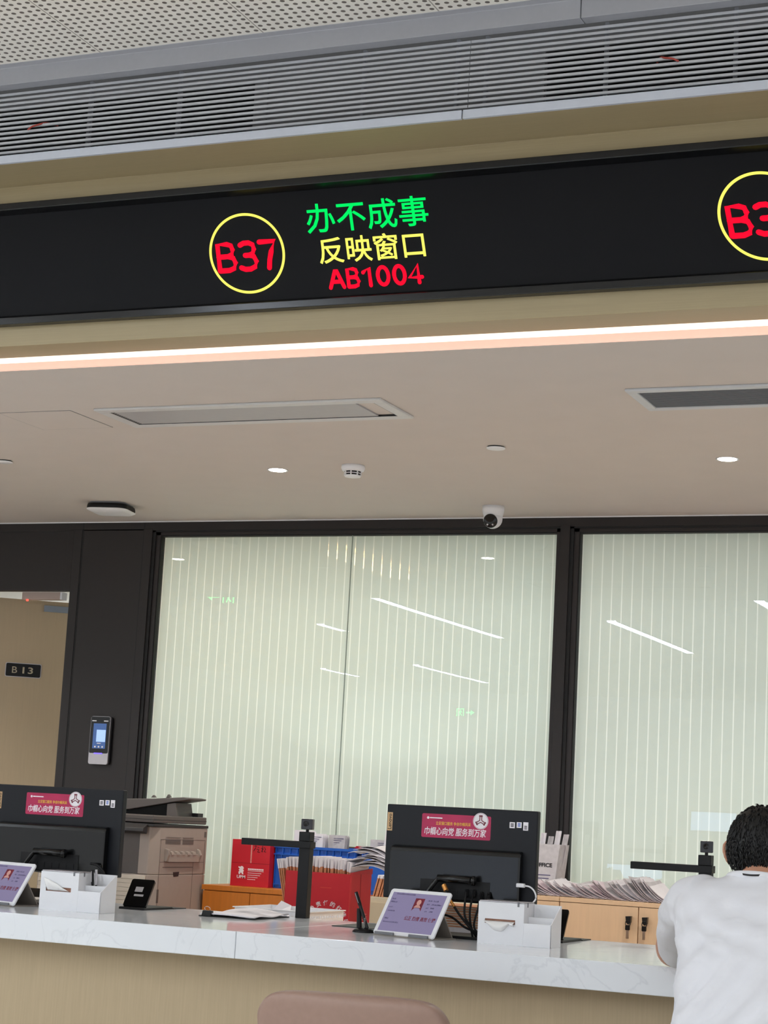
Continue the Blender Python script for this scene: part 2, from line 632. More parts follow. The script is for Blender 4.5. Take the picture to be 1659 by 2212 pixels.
# back wall: header, door side panels, column panel, mullions
w = MB()
w.box(-8.5, X1, YW, YW + 0.10, 2.592, ZS)                       # head band
w.box(-5.663, -5.612, YW - 0.004, YW + 0.10, 0, 2.60)           # door jamb
w.box(-5.605, -5.232, YW, YW + 0.10, 0, 2.60)                   # column panel
w.box(-5.6125, -5.6045, YW + 0.012, YW + 0.10, 0, 2.60)
w.box(-5.228, -5.178, YW - 0.004, YW + 0.10, 0, 2.60)
w.box(-5.233, -5.227, YW + 0.012, YW + 0.10, 0, 2.60)
w.box(-2.905, -2.856, YW - 0.004, YW + 0.10, 0, 2.60)           # mullion
w.box(-8.5, -6.60, YW, YW + 0.10, 0, 2.60)
w.box(-6.60, -5.663, YW + 0.006, YW + 0.06, 2.267, 2.60)        # panel over the door
w.box(-5.70, -5.663, YW - 0.004, YW + 0.02, 2.267, 2.60)
w.box(-0.50, X1, YW, YW + 0.10, 0, 2.60)
w.box(-5.178, -0.5, YW, YW + 0.10, 0, 0.12)                     # sill
struct('wall_back', w, M['brown_alu'], bev=0.0015)
# black shadow gaps beside the panels
g = MB()
g.box(-5.613, -5.604, YW - 0.001, YW + 0.013, 0, 2.637)
g.box(-5.233, -5.2265, YW - 0.001, YW + 0.013, 0, 2.637)
struct('trim_3', g, M['gasket'])
struct('trim_4', MB().box(-8.5, X1, YW - 0.006, YW - 0.0005, ZS - 0.006, ZS - 0.0005), M['white_plastic'])
# office behind the blinds
g = MB()
g.box(-8.6, X1, 11.3, 11.4, 0, ZS)
g.box(-5.60, -5.50, YW + 0.10, 11.3, 0, ZS)
g.box(X1 - 0.1, X1, YW + 0.10, 11.3, 0, ZS)
g.box(-8.6, -8.5, YW, 11.3, 0, ZS)
struct('wall_office', g, M['office_white'])


def window(name, x0, x1, seams, left_recess):
    """glazed bay: gasket, bead frame, panes, blind"""
    fr = MB()
    zt, zb = 2.592, 0.12
    gk, bd = (0.018, 0.026)
    # black gasket line, then a bead that frames the glass
    fr.box(x0, x0 + gk, YW + 0.004, YW + 0.06, zb, zt, 1)
    fr.box(x0 + gk, x0 + gk + bd, YW + 0.012, YW + 0.06, zb, zt - 0.008, 0)
    fr.box(x0 + gk + bd, x0 + gk + bd + 0.004, YW + 0.016, YW + 0.06, zb, zt - 0.03, 1)
    fr.box(x1 - 0.022, x1, YW + 0.012, YW + 0.06, zb, zt - 0.008, 0)
    fr.box(x0, x1, YW + 0.004, YW + 0.06, zt - 0.008, zt, 1)
    fr.box(x0 + gk, x1, YW + 0.012, YW + 0.06, zt - 0.024, zt - 0.008, 0)
    fr.box(x0 + gk, x1, YW + 0.016, YW + 0.06, zt - 0.031, zt - 0.024, 1)
    fr.box(x0, x1, YW + 0.012, YW + 0.06, zb, zb + 0.03, 0)
    root = struct(name, fr, [M['frame_inner'], M['gasket']])
    gx0, gx1 = x0 + gk + bd + 0.004, x1 - 0.022
    xs = [gx0] + seams + [gx1]
    for k in range(len(xs) - 1):
        a, b = xs[k] + (0.002 if k else 0), xs[k + 1] - (0.002 if k < len(xs) - 2 else 0)
        tilt = math.radians((0.03, -0.02, 0.02, -0.02)[k % 4])
        pane = MB().add([(a, YW + 0.03, zb + 0.03), (b, YW + 0.03 + tilt * (b - a), zb + 0.03),
                         (b, YW + 0.03 + tilt * (b - a), zt - 0.031), (a, YW + 0.03, zt - 0.031)], [(0, 1, 2, 3)])
        obj('pane', pane, M['glass'], root)
    if seams:
        sg = MB()
        for s in seams:
            sg.box(s - 0.0015, s + 0.0015, YW + 0.026, YW + 0.034, zb + 0.03, zt - 0.031)
        obj('glass_joint', sg, pm('green glass edge', (150, 164, 156), 0.3), root)
    bl = MB().add([(gx0 - 0.02, YW + 0.055, zb), (gx1 + 0.02, YW + 0.055, zb), (gx1 + 0.02, YW + 0.055, zt), (gx0 - 0.02, YW + 0.055, zt)],
                  [(0, 1, 2, 3)])
    obj('blind', bl, M['blind'], root)
    return root


window('window_1', -5.178, -2.905, [-4.024], True)
window('window_2', -2.856, -0.50, [-1.66], True)

# ================================================================== lamps of the hall and service area
def strip(x, y0, y1, label):
    t = thing('strip_light', label, 'ceiling light', ((x), (y0 + y1) / 2, ZH), 0, 'linear lights of the hall ceiling')
    obj('diffuser', MB().box(x - 0.055, x + 0.055, y0, y1, ZH - 0.012, ZH - 0.002), M['strip_lamp'], t)
    fr = MB()
    fr.box(x - 0.065, x - 0.055, y0 - 0.01, y1 + 0.01, ZH - 0.016, ZH - 0.0005)
    fr.box(x + 0.055, x + 0.065, y0 - 0.01, y1 + 0.01, ZH - 0.016, ZH - 0.0005)
    obj('frame', fr, M['alu'], t)


for x, y0, y1 in ((-8.65, -6.29, -1.0), (-6.5, -8.0, -4.17), (-4.3, -6.3, -1.84), (-10.6, -5.6, -4.85), (-13.8, -13.3, -11.9),
                  (-11.7, -14.1, -10.8), (-2.1, -5.0, 0.6), (0.3, -5.0, 0.6), (-4.3, 0.9, 3.0), (-6.5, 0.6, 3.3), (-8.65, 0.6, 3.3), (-11.0, -1.0, 3.0)):  # strips listed last are unseen, added to brighten soffit and hall ceiling
    strip(x, y0, y1, 'long thin white ceiling light of the hall, mirrored in the window glass or added out of view')


def downlight(x, y, label):
    t = thing('downlight', label, 'ceiling light', (x, y, ZS), 0, 'recessed downlights')
    M0 = Matrix.Translation((x, y, ZS))
    obj('trim_ring', MB().lathe([(0.037, -0.001), (0.046, -0.003), (0.047, -0.0005), (0.037, -0.0002)], 28, M=M0), M['white_plastic'], t, smooth=True)
    obj('lens', MB().lathe([(0.037, -0.0035), (0.0365, -0.001)], 28, M=M0), M['down_lamp'], t)
    light('downlight_beam', 'SPOT', (x, y, ZS - 0.02), LAMP['down'], (1.0, 0.95, 0.88), 0.04, spot=2.2)


downlight(-3.79, 7.555, 'lit round downlight in the pale ceiling, left of the smoke detector')
downlight(-1.776, 7.54, 'lit round downlight in the pale ceiling, near the right edge of the photo')
downlight(-5.80, 7.55, 'lit round downlight just left of the photo, mirrored at the upper left of the window')
downlight(0.24, 7.54, 'lit round downlight beyond the right edge of the photo')
light('office_lamp', 'AREA', (-3.0, 10.1, ZS - 0.05), LAMP['office'], (0.98, 1.0, 0.98), 4.5, 1.2)
light('office_lamp', 'AREA', (-7.0, 10.1, ZS - 0.05), LAMP['room'], (1.0, 1.0, 1.0), 1.5, 1.2)

# cove light in the slot behind the fascia
t = thing('cove_light', 'warm white linear light and lit ceiling edge glowing in the slot under the wooden fascia', 'light', (-3, 5.62, 2.66))
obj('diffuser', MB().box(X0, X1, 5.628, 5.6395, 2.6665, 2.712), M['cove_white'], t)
obj('lens', MB().box(X0, X1, 5.626, 5.6395, 2.6425, 2.6665), M['cove_peach'], t)  # lower ceiling edge catching the light, drawn as a glowing strip; no lens there

# warm lamp in the office, seen through the sheer stripes
t = thing('office_tube', 'warm lamp glowing in streaks behind the striped window blind', 'light', (-4.5, 10.2, 2.6))
obj('tube', MB().box(-4.57, -4.45, 9.74, 10.80, 2.585, 2.61), M['warm_lamp'], t)


# exit signs across the hall, seen as reflections
def exit_sign(x, y, z, flip, label):
    t = thing('exit_sign', label, 'sign', (x, y, z), 0, 'exit signs across the hall')
    w, h = 0.36, 0.15
    obj('case', MB().box(x - w / 2, x + w / 2, y - 0.03, y, z - h / 2, z + h / 2), M['grey'], t)
    s = -1 if flip else 1
    a = MB()
    yy = y + 0.002
    a.prism([(x + s * 0.02, z - 0.012), (x + s * 0.10, z - 0.012), (x + s * 0.10, z - 0.04), (x + s * 0.165, z),
             (x + s * 0.10, z + 0.04), (x + s * 0.10, z + 0.012), (x + s * 0.02, z + 0.012)], y, yy)
    obj('arrow', a, M['exit_green'], t)
    b = MB()
    cx = x - s * 0.085
    b.box(cx - 0.065, cx + 0.065, y, yy, z + 0.05, z + 0.062)
    b.box(cx - 0.065, cx - 0.05, y, yy, z - 0.062, z + 0.05)
    b.box(cx + 0.05, cx + 0.065, y, yy, z - 0.062, z + 0.05)
    b.tube([(cx - 0.02, yy, z - 0.055), (cx, yy, z - 0.015), (cx + 0.03, yy, z - 0.05)], 0.008, 6)
    b.tube([(cx, yy, z - 0.015), (cx + 0.005, yy, z + 0.022)], 0.011, 6)
    b.tube([(cx - 0.03, yy, z - 0.002), (cx + 0.005, yy, z + 0.018), (cx + 0.035, yy, z)], 0.007, 6)
    b.lathe([(0.001, 0.0), (0.011, 0.004), (0.011, 0.012), (0.001, 0.018)], 10, M=Matrix.Translation((cx + 0.008, yy, z + 0.028)))
    obj('running_figure', b, M['exit_green'], t)


exit_sign(-9.09, 0.78, 3.24, True, 'green exit sign mirrored in the upper left of the window glass')
exit_sign(-11.4, -12.3, 2.94, False, 'green exit sign mirrored low in the window glass')

# glowing panels added unseen across the hall for pale blue window reflections
def hall_glow_panel(x0, x1, y, z0, z1, label):
    t = thing('hall_glow_panel', label, 'screen', ((x0 + x1) / 2, y, z0))
    obj('panel', MB().box(x0, x1, y - 0.04, y, z0, z1), M['black'], t)
    obj('picture', MB().box(x0 + 0.02, x1 - 0.02, y, y + 0.002, z0 + 0.02, z1 - 0.02), M['daylight'], t)  # glowing face, there only to be mirrored in the glass
    obj('stand', MB().box((x0 + x1) / 2 - 0.06, (x0 + x1) / 2 + 0.06, y - 0.10, y - 0.041, 0, z1 - 0.05), M['grey'], t)


hall_glow_panel(-7.0, -6.3, -10.2, 1.19, 1.50, 'added pale blue glowing panel across the hall, mirrored in the right window beside the head')
hall_glow_panel(-7.9, -6.75, -8.2, 0.34, 0.72, 'added low blue panel glowing like distant daylight across the hall, mirrored in the right window over the papers')

# ================================================================== air grille over the fascia
zs = [3.302 + i * 0.01725 for i in range(13)]


def air_grille(x0, x1, bars, label):
    t = thing('air_grille', label, 'air grille', ((x0 + x1) / 2, 5.23, 3.25), 0)
    b = MB()
    for z in zs:
        b.prism([(5.250, z - 0.0042), (5.252, z - 0.005), (5.266, z - 0.0015), (5.266, z + 0.002), (5.252, z + 0.0042), (5.250, z + 0.0035)], x0, x1, 'x')
    obj('louvre_blades', b, M['louvre'], t)
    obj('bottom_lip', MB().prism([(YL, 3.246), (YL + 0.012, 3.246), (YL + 0.012, 3.266), (5.30, 3.266), (5.30, 3.272), (YL, 3.2737)], x0 + 0.0012, x1 - 0.0012, 'x'),
        M['alu_lip'], t, bev=0.001)
    for x in bars:
        obj('support_bar', MB().box(x - 0.005, x + 0.005, 5.268, 5.285, 3.272, 3.53), M['grey'], t)


air_grille(-5.6, -2.067, (-3.43, -3.09, -2.43, -2.115), 'long horizontal metal louvre grille above the fascia, left of the joint')
air_grille(-2.065, 0.6, (-2.02, -1.64, -1.25, -0.6), 'long horizontal metal louvre grille above the fascia, right of the joint')
for (x, s, lab) in ((-3.62, 1, 'loose red cable end poking out between the left grille louvres'),
                    (-1.44, -1, 'loose red cable end poking out between the right grille louvres')):
    pts = [(x - 0.03 * s, 5.243, 3.372), (x - 0.012 * s, 5.241, 3.381), (x + 0.012 * s, 5.246, 3.388), (x + 0.03 * s, 5.262, 3.397), (x + 0.05 * s, 5.30, 3.399)]
    tag(obj('cable_end', MB().tube(smooth_path(pts, 5), 0.003, 6), pm('red wire', (170, 66, 54), 0.6)), lab, 'cable')

# ================================================================== led sign
t = thing('led_sign', 'long black LED number sign with red, yellow and green lettering on the fascia', 'sign', (-2.5, 5.42, 2.742))
ZT, ZB = 3.176, 2.742
fr = MB()
fr.prism([(5.395, ZB), (YC, ZB), (YC, ZB + 0.036), (5.418, ZB + 0.036), (5.395, ZB + 0.024)], X0, X1, 'x')
fr.prism([(5.395, ZT), (YC, ZT), (YC, ZT - 0.036), (5.418, ZT - 0.036), (5.395, ZT - 0.024)], X0, X1, 'x')
obj('frame', fr, M['sign_frame'], t, bev=0.002)
obj('face', MB().box(X0, X1, 5.421, YC - 0.0005, ZB + 0.03, ZT - 0.03), M['sign_face'], t)


STROKES = {
    'B': [[(0, 0), (0, 1), (.58, 1), (.82, .94), (.9, .77), (.82, .60), (.58, .53), (0, .53)], [(.58, .53), (.88, .46), (1, .27), (.88, .07), (.58, 0), (0, 0)]],
    '3': [[(.06, .93), (.30, 1), (.62, 1), (.86, .92), (.92, .75), (.80, .58), (.58, .53), (.32, .53)], [(.58, .53), (.86, .47), (1, .27), (.88, .08), (.58, 0), (.26, 0), (0, .07)]],
    '7': [[(0, 1), (1, 1), (.72, .62), (.56, .30), (.48, 0)]],
    '8': [[(.5, .53), (.15, .62), (.08, .77), (.2, .95), (.5, 1), (.8, .95), (.92, .77), (.85, .62), (.5, .53), (.1, .42), (0, .26), (.14, .06), (.5, 0), (.86, .06), (1, .26), (.9, .42), (.5, .53)]],
    'A': [[(0, 0), (.46, 1), (.54, 1), (1, 0)], [(.16, .33), (.84, .33)]],
    '1': [[(.05, .76), (.75, 1), (.75, 0)]],
    '0': [[(.5 + .5 * math.cos(2 * PI * k / 24), .5 + .5 * math.sin(2 * PI * k / 24)) for k in range(25)]],
    '4': [[(.74, 0), (.74, 1), (0, .30), (1, .30)]],
}


def strokes(name, chars, x, z, w, h, r, mat, parent):
    """characters drawn with round strokes: chars = [(character, left, right)] as fractions of w"""
    b = MB()
    fl = Matrix.Translation((0, 5.4195, 0)) @ Matrix.Diagonal((1, 0.18, 1, 1))
    for ch, a, c in chars:
        for st_ in STROKES[ch]:
            p = [(x + (a + (c - a) * u) * w + 0, 0, z + r + v * (h - 2 * r)) for u, v in st_]
            b.tube(p, r, 10, M=fl)
            for q in (p[0], p[-1]):
                b.lathe([(0.0002, -r), (r * 0.7, -r * 0.7), (r, 0), (r * 0.7, r * 0.7), (0.0002, r)], 10, M=fl @ Matrix.Translation(q))
    return obj(name, b, mat, parent)


def slant(o, zc, k=0.2):
    """the lettering on the display leans to the left"""
    for v in o.data.vertices:
        v.co.x -= k * (v.co.z + 2.742 - zc)


def led_text(body, w, h, O, mat, parent):
    """letters made heavier by overlaying the glyphs with small shifts"""
    bm = bmesh.new()
    for dx_, dz_ in ((0, 0), (0.0013, 0), (0, 0.0013), (0.0013, 0.0013), (0.0007, -0.0006)):
        me = text_mesh(body, w, h, Vector(O) + Vector((dx_, 0, dz_)))
        bm.from_mesh(me)
        bpy.data.meshes.remove(me)
    me = bpy.data.meshes.new('text_line')
    bm.to_mesh(me)
    bm.free()
    return obj('text_line', me, mat, parent)


def led_group(dx, number, lines):
    cx, cz = -2.881 + dx, 2.942
    ring = MB()
    n = 96
    R, r = 0.133, 0.0045
    ring.grid(lambda u, v: (cx + math.cos(2 * PI * u) * (R + r * math.cos(2 * PI * v)), 5.4195 + 0.0015 * math.sin(2 * PI * v),
                            cz + math.sin(2 * PI * u) * (R + r * math.cos(2 * PI * v))), n, 8)
    o = obj('number_ring', ring, M['led_yellow'], t)
    slant(o, cz)
    o = strokes('window_number', [(number[0], 0.03, 0.30), (number[1], 0.385, 0.645), (number[2], 0.72, 0.97)], -2.990 + dx, 2.8785, 0.222, 0.107, 0.0088, M['led_red'], t)
    slant(o, 2.932)
    if lines:
        o = led_text('办不成事', 0.421, 0.098, (-2.673 + dx, 5.4205, 2.992), M['led_green'], t)
        slant(o, 3.041)
        o = led_text('反映窗口', 0.364, 0.086, (-2.621 + dx, 5.4205, 2.888), M['led_yellow'], t)
        slant(o, 2.931)
        o = strokes('text_line', [('A', 0.02, 0.165), ('B', 0.215, 0.325), ('1', 0.375, 0.47), ('0', 0.53, 0.64), ('0', 0.70, 0.81), ('4', 0.855, 0.985)], -2.583 + dx, 2.800, 0.328, 0.071, 0.0066, M['led_red'], t)
        slant(o, 2.836)


led_group(0, 'B37', True)
led_group(1.695, 'B38', False)

# ================================================================== fixtures on the service ceiling
def frame_rect(b, x0, x1, y0, y1, wd, z0, z1, mi=0):
    b.box(x0, x1, y0, y0 + wd, z0, z1, mi)
    b.box(x0, x1, y1 - wd, y1, z0, z1, mi)
    b.box(x0, x0 + wd, y0 + wd, y1 - wd, z0, z1, mi)
    b.box(x1 - wd, x1, y0 + wd, y1 - wd, z0, z1, mi)


vent_grey = pm('vent grey', (184, 182, 184), 0.5, 0.1, var=0.02)
t = thing('supply_vent', 'long flush grey access vent panel in a pale frame on the ceiling', 'vent', (-3.35, 6.41, ZS))
b = MB()
frame_rect(b, -3.945, -2.744, 6.255, 6.578, 0.045, ZS - 0.010, ZS)
obj('frame', b, pm('pale vent frame', (214, 213, 212), 0.45, var=0.02), t, bev=0.003)
obj('panel', MB().box(-3.899, -2.8680, 6.302, 6.532, ZS - 0.006, ZS - 0.0005), vent_grey, t)
b = MB()
frame_rect(b, -3.9005, -2.7885, 6.3005, 6.5335, 0.004, ZS - 0.0075, ZS - 0.0008)
obj('gap', b, M['gasket'], t)
b = MB()
for k in range(14):
    y = 6.315 + k * 0.0155
    b.box(-3.893, -3.886, y, y + 0.007, ZS - 0.0068, ZS - 0.003)
obj('slots', b, M['gasket'], t)

t = thing('return_vent', 'ceiling air vent with dark narrow slats in a pale frame, at the right', 'vent', (-1.3, 6.42, ZS))
b = MB()
frame_rect(b, -1.838, -0.80, 6.262, 6.582, 0.036, ZS - 0.010, ZS)
obj('frame', b, pm('pale vent frame', (206, 208, 212), 0.45, var=0.02), t, bev=0.003)
b = MB()
for k in range(16):
    y = 6.305 + k * 0.0152
    b.box(-1.80, -0.838, y, y + 0.0045, ZS - 0.008, ZS - 0.0015)
obj('slats', b, M['grey'], t)
obj('duct', MB().box(-1.802, -0.836, 6.298, 6.546, ZS - 0.0012, ZS - 0.0004), M['void'], t)

t = thing('ceiling_hatch', 'flush square access hatch outlined by a hairline gap in the ceiling', 'hatch', (-4.22, 6.43, ZS))
obj('cover', MB().box(-4.386, -4.061, 6.272, 6.590, ZS - 0.0015, ZS - 0.0003), M['white_paint'], t)
b = MB()
frame_rect(b, -4.3885, -4.0585, 6.2695, 6.5925, 0.0022, ZS - 0.0012, ZS - 0.0002)
obj('gap', b, M['grey'], t)

for x, y, lab in ((-2.632, 7.18, 'small flat round cover plate on the ceiling above the dome camera'),
                  (-4.985, 7.20, 'small flat round cover plate on the ceiling cut by the left edge')):
    t = thing('sprinkler_cover', lab, 'sprinkler cover', (x, y, ZS))
    M0 = Matrix.Translation((x, y, ZS))
    obj('plate', MB().lathe([(0.0, -0.010), (0.036, -0.0095), (0.0385, -0.006), (0.038, -0.005)], 32, M=M0), M['white_plastic'], t, smooth=True)
    obj('collar', MB().lathe([(0.034, -0.005), (0.034, -0.0003)], 32, M=M0), M['gasket'], t)

t = thing('smoke_detector', 'round white smoke detector hanging under the ceiling', 'smoke detector', (-3.40, 7.50, ZS))
M0 = Matrix.Translation((-3.40, 7.50, ZS))
obj('base', MB().lathe([(0.050, 0), (0.052, -0.012), (0.046, -0.024), (0.038, -0.027)], 36, M=M0), M['white_plastic'], t, smooth=True)
obj('sensor_cage', MB().lathe([(0.036, -0.027), (0.034, -0.045)], 36, M=M0), M['ink'], t)
b = MB()
b.lathe([(0.036, -0.044), (0.034, -0.050), (0.018, -0.053), (0.0, -0.053)], 36, M=M0)
b.lathe([(0.0375, -0.034), (0.0375, -0.037)], 36, M=M0)
for k in range(8):
    b.box(0.033, 0.0385, -0.0025, 0.0025, -0.046, -0.026, M=M0 @ Matrix.Rotation(k * PI / 4 + 0.2, 4, 'Z'))
obj('cap', b, M['white_plastic'], t)

t = thing('access_point', 'flat rounded white wireless access point with a dark band under the ceiling', 'access point', (-5.12, 8.36, ZS), 0.2)


def round_slab(b, cx, cy, hx, hy, rad, zs_, n=8, mi=0, M=None):
    """stack of rounded rectangles: zs_ = [(z, inset)]"""
    rings = []
    for z, ins in zs_:
        ring = []
        r = max(rad - ins, 0.001)
        for (sx, sy, a0) in ((1, 1, 0), (-1, 1, PI / 2), (-1, -1, PI), (1, -1, 1.5 * PI)):
            for k in range(n + 1):
                a = a0 + PI / 2 * k / n
                ring.append((cx + sx * (hx - ins - r) + r * math.cos(a), cy + sy * (hy - ins - r) + r * math.sin(a), z))
        rings.append(ring)
    b.loft(rings, mi, M)
    return b


M0 = Matrix.Translation((-5.12, 8.36, ZS)) @ Matrix.Rotation(0.2, 4, 'Z')
obj('mount', round_slab(MB(), 0, 0, 0.095, 0.095, 0.04, [(0, 0), (-0.008, 0)], M=M0), M['grey'], t)
obj('band', round_slab(MB(), 0, 0, 0.106, 0.106, 0.05, [(-0.008, 0.004), (-0.02, 0), (-0.033, 0)], M=M0), M['black'], t, smooth=False)
obj('cover', round_slab(MB(), 0, 0, 0.108, 0.108, 0.05, [(-0.033, 0), (-0.037, 0.001), (-0.046, 0.02), (-0.050, 0.06)], M=M0), M['white_plastic'], t, smooth=True)

t = thing('dome_camera', 'white turret security camera on the ceiling above the window mullion', 'security camera', (-3.142, 8.575, ZS))
M0 = Matrix.Translation((-3.142, 8.575, ZS))
obj('base', MB().lathe([(0.052, 0), (0.053, -0.018), (0.050, -0.034), (0.044, -0.052), (0.032, -0.060)], 36, M=M0), M['white_plastic'], t, smooth=True)
ball = []
for k in range(13):
    a = PI * k / 12
    ball.append((0.046 * math.sin(a) + 0.0002, 0.046 * math.cos(a)))
MB_ = Matrix.Translation((-3.142, 8.573, ZS - 0.062))
obj('eyeball', MB().lathe(ball, 32, M=MB_), M['white_plastic'], t, smooth=True)
face_dir = Vector((0.05, -0.93, -0.36)).normalized()
Mf = MB_ @ Matrix.Translation(face_dir * 0.0355) @ face_dir.to_track_quat('Z', 'Y').to_matrix().to_4x4()
obj('window', MB().lathe([(0.034, 0.0), (0.034, 0.006), (0.030, 0.011), (0.0, 0.014)], 30, M=Mf), M['dome_black'], t, smooth=True, label='round black camera window')
b = MB()
for x in (-0.013, 0.013):
    b.lathe([(0.005, 0.010), (0.0045, 0.0155), (0.0, 0.016)], 12, M=Mf @ Matrix.Translation((x, -0.016, 0)))
obj('infrared_lamp', b, M['silver'], t)

# ================================================================== door and the things beside it
HX, HY, ANG, LEN = -6.56, 8.93, math.radians(37), 0.93
dv = Vector((math.cos(ANG), math.sin(ANG), 0))
nv = Vector((math.sin(ANG), -math.cos(ANG), 0))          # towards the hall
MD = Matrix.Translation((HX, HY, 0)) @ Matrix.Rotation(ANG, 4, 'Z')
d1 = struct('door_1', MB().box(0.01, LEN, 0, 0.045, 0.01, 2.258, M=MD), M['door'], bev=0.002)
obj('door_handle', MB().tube([(LEN - 0.07, -0.05, 1.02), (LEN - 0.19, -0.05, 1.02)], 0.009, 10, M=MD).tube([(LEN - 0.07, 0.0, 1.02), (LEN - 0.07, -0.05, 1.02)], 0.009, 10, M=MD),
    M['chrome'], d1)
obj('armature_plate', MB().box(0.60, 0.78, -0.016, 0.0, 2.197, 2.232, M=MD), pm('blue grey steel', (150, 160, 172), 0.4, 0.5, var=0.02), d1)
t = thing('magnetic_lock', 'beige magnetic door lock with a red indicator under the door header', 'door lock', (-5.90, 8.97, 2.262))
obj('body', MB().box(-6.010, -5.765, 8.955, 9.005, 2.226, 2.2665), pm('beige lock case', (186, 166, 156), 0.5, var=0.02), t, bev=0.002)
obj('end_cap', MB().box(-5.765, -5.753, 8.955, 9.005, 2.226, 2.2665), M['white_plastic'], t)
obj('indicator', MB().lathe([(0.006, -0.006), (0.006, 0.002), (0.0, 0.003)], 12, M=Matrix.Translation((-5.975, 8.958, 2.224))), M['led_spot_red'], t)
# room number plate on the door
MP = MD @ Matrix.Translation((0.512, -0.004, 1.858))
t = thing('room_plate', 'small black room number plate on the tan door', 'sign', tuple(MP.translation), ANG)
obj('plate', round_slab(MB(), 0, 0, 0.096, 0.036, 0.008, [(0, 0), (0.006, 0)], M=MP @ Matrix.Rotation(PI / 2, 4, 'X')), M['black'], t)
obj('edge', round_slab(MB(), 0, 0, 0.100, 0.040, 0.010, [(0, 0), (0.003, 0)], M=MP @ Matrix.Rotation(PI / 2, 4, 'X')), M['silver'], t)
dull = pm('dull gold letters', (178, 166, 142), 0.4, 0.4)
text('letter', 'B', 0.028, 0.036, MP @ Vector((-0.062, -0.0062, -0.018)), dull, t, ux=dv)
text('digit', '1', 0.010, 0.036, MP @ Vector((-0.004, -0.0062, -0.018)), dull, t, ux=dv, bold=0.01)
text('digit', '3', 0.028, 0.036, MP @ Vector((0.026, -0.0062, -0.018)), dull, t, ux=dv, bold=0.01)

# face recognition terminal on the dark column
t = thing('face_terminal', 'slim face recognition terminal with lit screen on the dark column', 'access terminal', (-5.394, YW, 1.345))
Mw = Matrix.Translation((-5.394, YW, 1.471)) @ Matrix.Rotation(PI / 2, 4, 'X')
obj('housing', round_slab(MB(), 0, 0, 0.0595, 0.126, 0.012, [(0, 0.002), (0.022, 0), (0.026, 0.001)], M=Mw), M['silver'], t)
obj('back_shell', round_slab(MB(), 0.004, 0, 0.0605, 0.124, 0.012, [(0, 0.0), (0.016, 0)], M=Mw), M['black'], t)
obj('front_glass', round_slab(MB(), 0, 0.028, 0.0565, 0.0955, 0.008, [(0.025, 0), (0.0275, 0)], M=Mw), M['gloss_black'], t)
obj('screen', MB().box(-0.039, 0.039, -0.043, 0.088, 0.0276, 0.0282, M=Mw), M['screen_blue'], t)
obj('screen_picture', MB().box(-0.018, 0.037, -0.008, 0.055, 0.0282, 0.0286, M=Mw), M['screen_bright'], t)
b = MB()
for x in (-0.022, 0.0, 0.022):
    b.lathe([(0.005, 0.0282), (0.005, 0.0287)], 10, M=Mw @ Matrix.Translation((x, -0.034, 0)))
b.box(-0.012, 0.012, -0.018, -0.014, 0.0282, 0.0287, M=Mw)
obj('screen_icons', b, M['white_ink'], t)
obj('light_bar', MB().box(-0.026, 0.024, -0.0715, -0.0655, 0.026, 0.0285, M=Mw), M['led_violet'], t)
for xa in (-0.050, 0.022):
    obj('lamp_slot', MB().box(xa, xa + 0.026, 0.099, 0.104, 0.0275, 0.0282, M=Mw), M['white_plastic'], t)
b = MB()
b.lathe([(0.008, 0.0275), (0.007, 0.0284)], 14, M=Mw @ Matrix.Translation((0, 0.102, 0)))
obj('lens', b, M['dome_black'], t)

# ================================================================== counter
t = thing('countertop', 'thick white marble counter top with a mitred front edge', 'countertop', (-2.77, 5.9, 0.698))
for a, b_ in ((-6.5, -2.7672), (-2.7656, 1.2)):
    obj('slab', MB().prism([(YC, ZC), (YC, 0.698), (YC + 0.03, 0.698), (YC + 0.03, 0.74), (6.42, 0.74), (6.42, ZC)], a, b_, 'x'), M['marble'], t, bev=0.0022)
t = thing('service_counter', 'long counter base faced with tan grained panel below the marble', 'counter', (-2.77, 5.9, 0))
obj('front_panel', MB().box(-6.4, 1.1, YC + 0.105, YC + 0.125, 0.09, 0.72), M['tan_panel'], t)
obj('carcass', MB().box(-6.4, 1.1, YC + 0.126, 6.36, 0.09, 0.739), M['pale_wood'], t)
obj('plinth', MB().box(-6.4, 1.1, YC + 0.14, 6.30, 0.0, 0.09), M['brown_alu'], t)
t = thing('staff_desk', 'staff side desk right behind the marble counter', 'desk', (-2.8, 6.7, 0))
obj('desktop', MB().box(-6.4, 1.1, 6.425, 7.0, 0.715, 0.74), M['pale_wood'], t)
for x in (-6.3, -4.6, -2.0, 0.9):
    obj('leg', MB().box(x, x + 0.04, 6.45, 6.98, 0, 0.715), M['grey'], t)

# ================================================================== things on the counter
# ---- all-in-one computers seen from behind (local frame: x along the counter, back towards -y, z=0 at the counter)
MON_Z = ZC + 0.0002


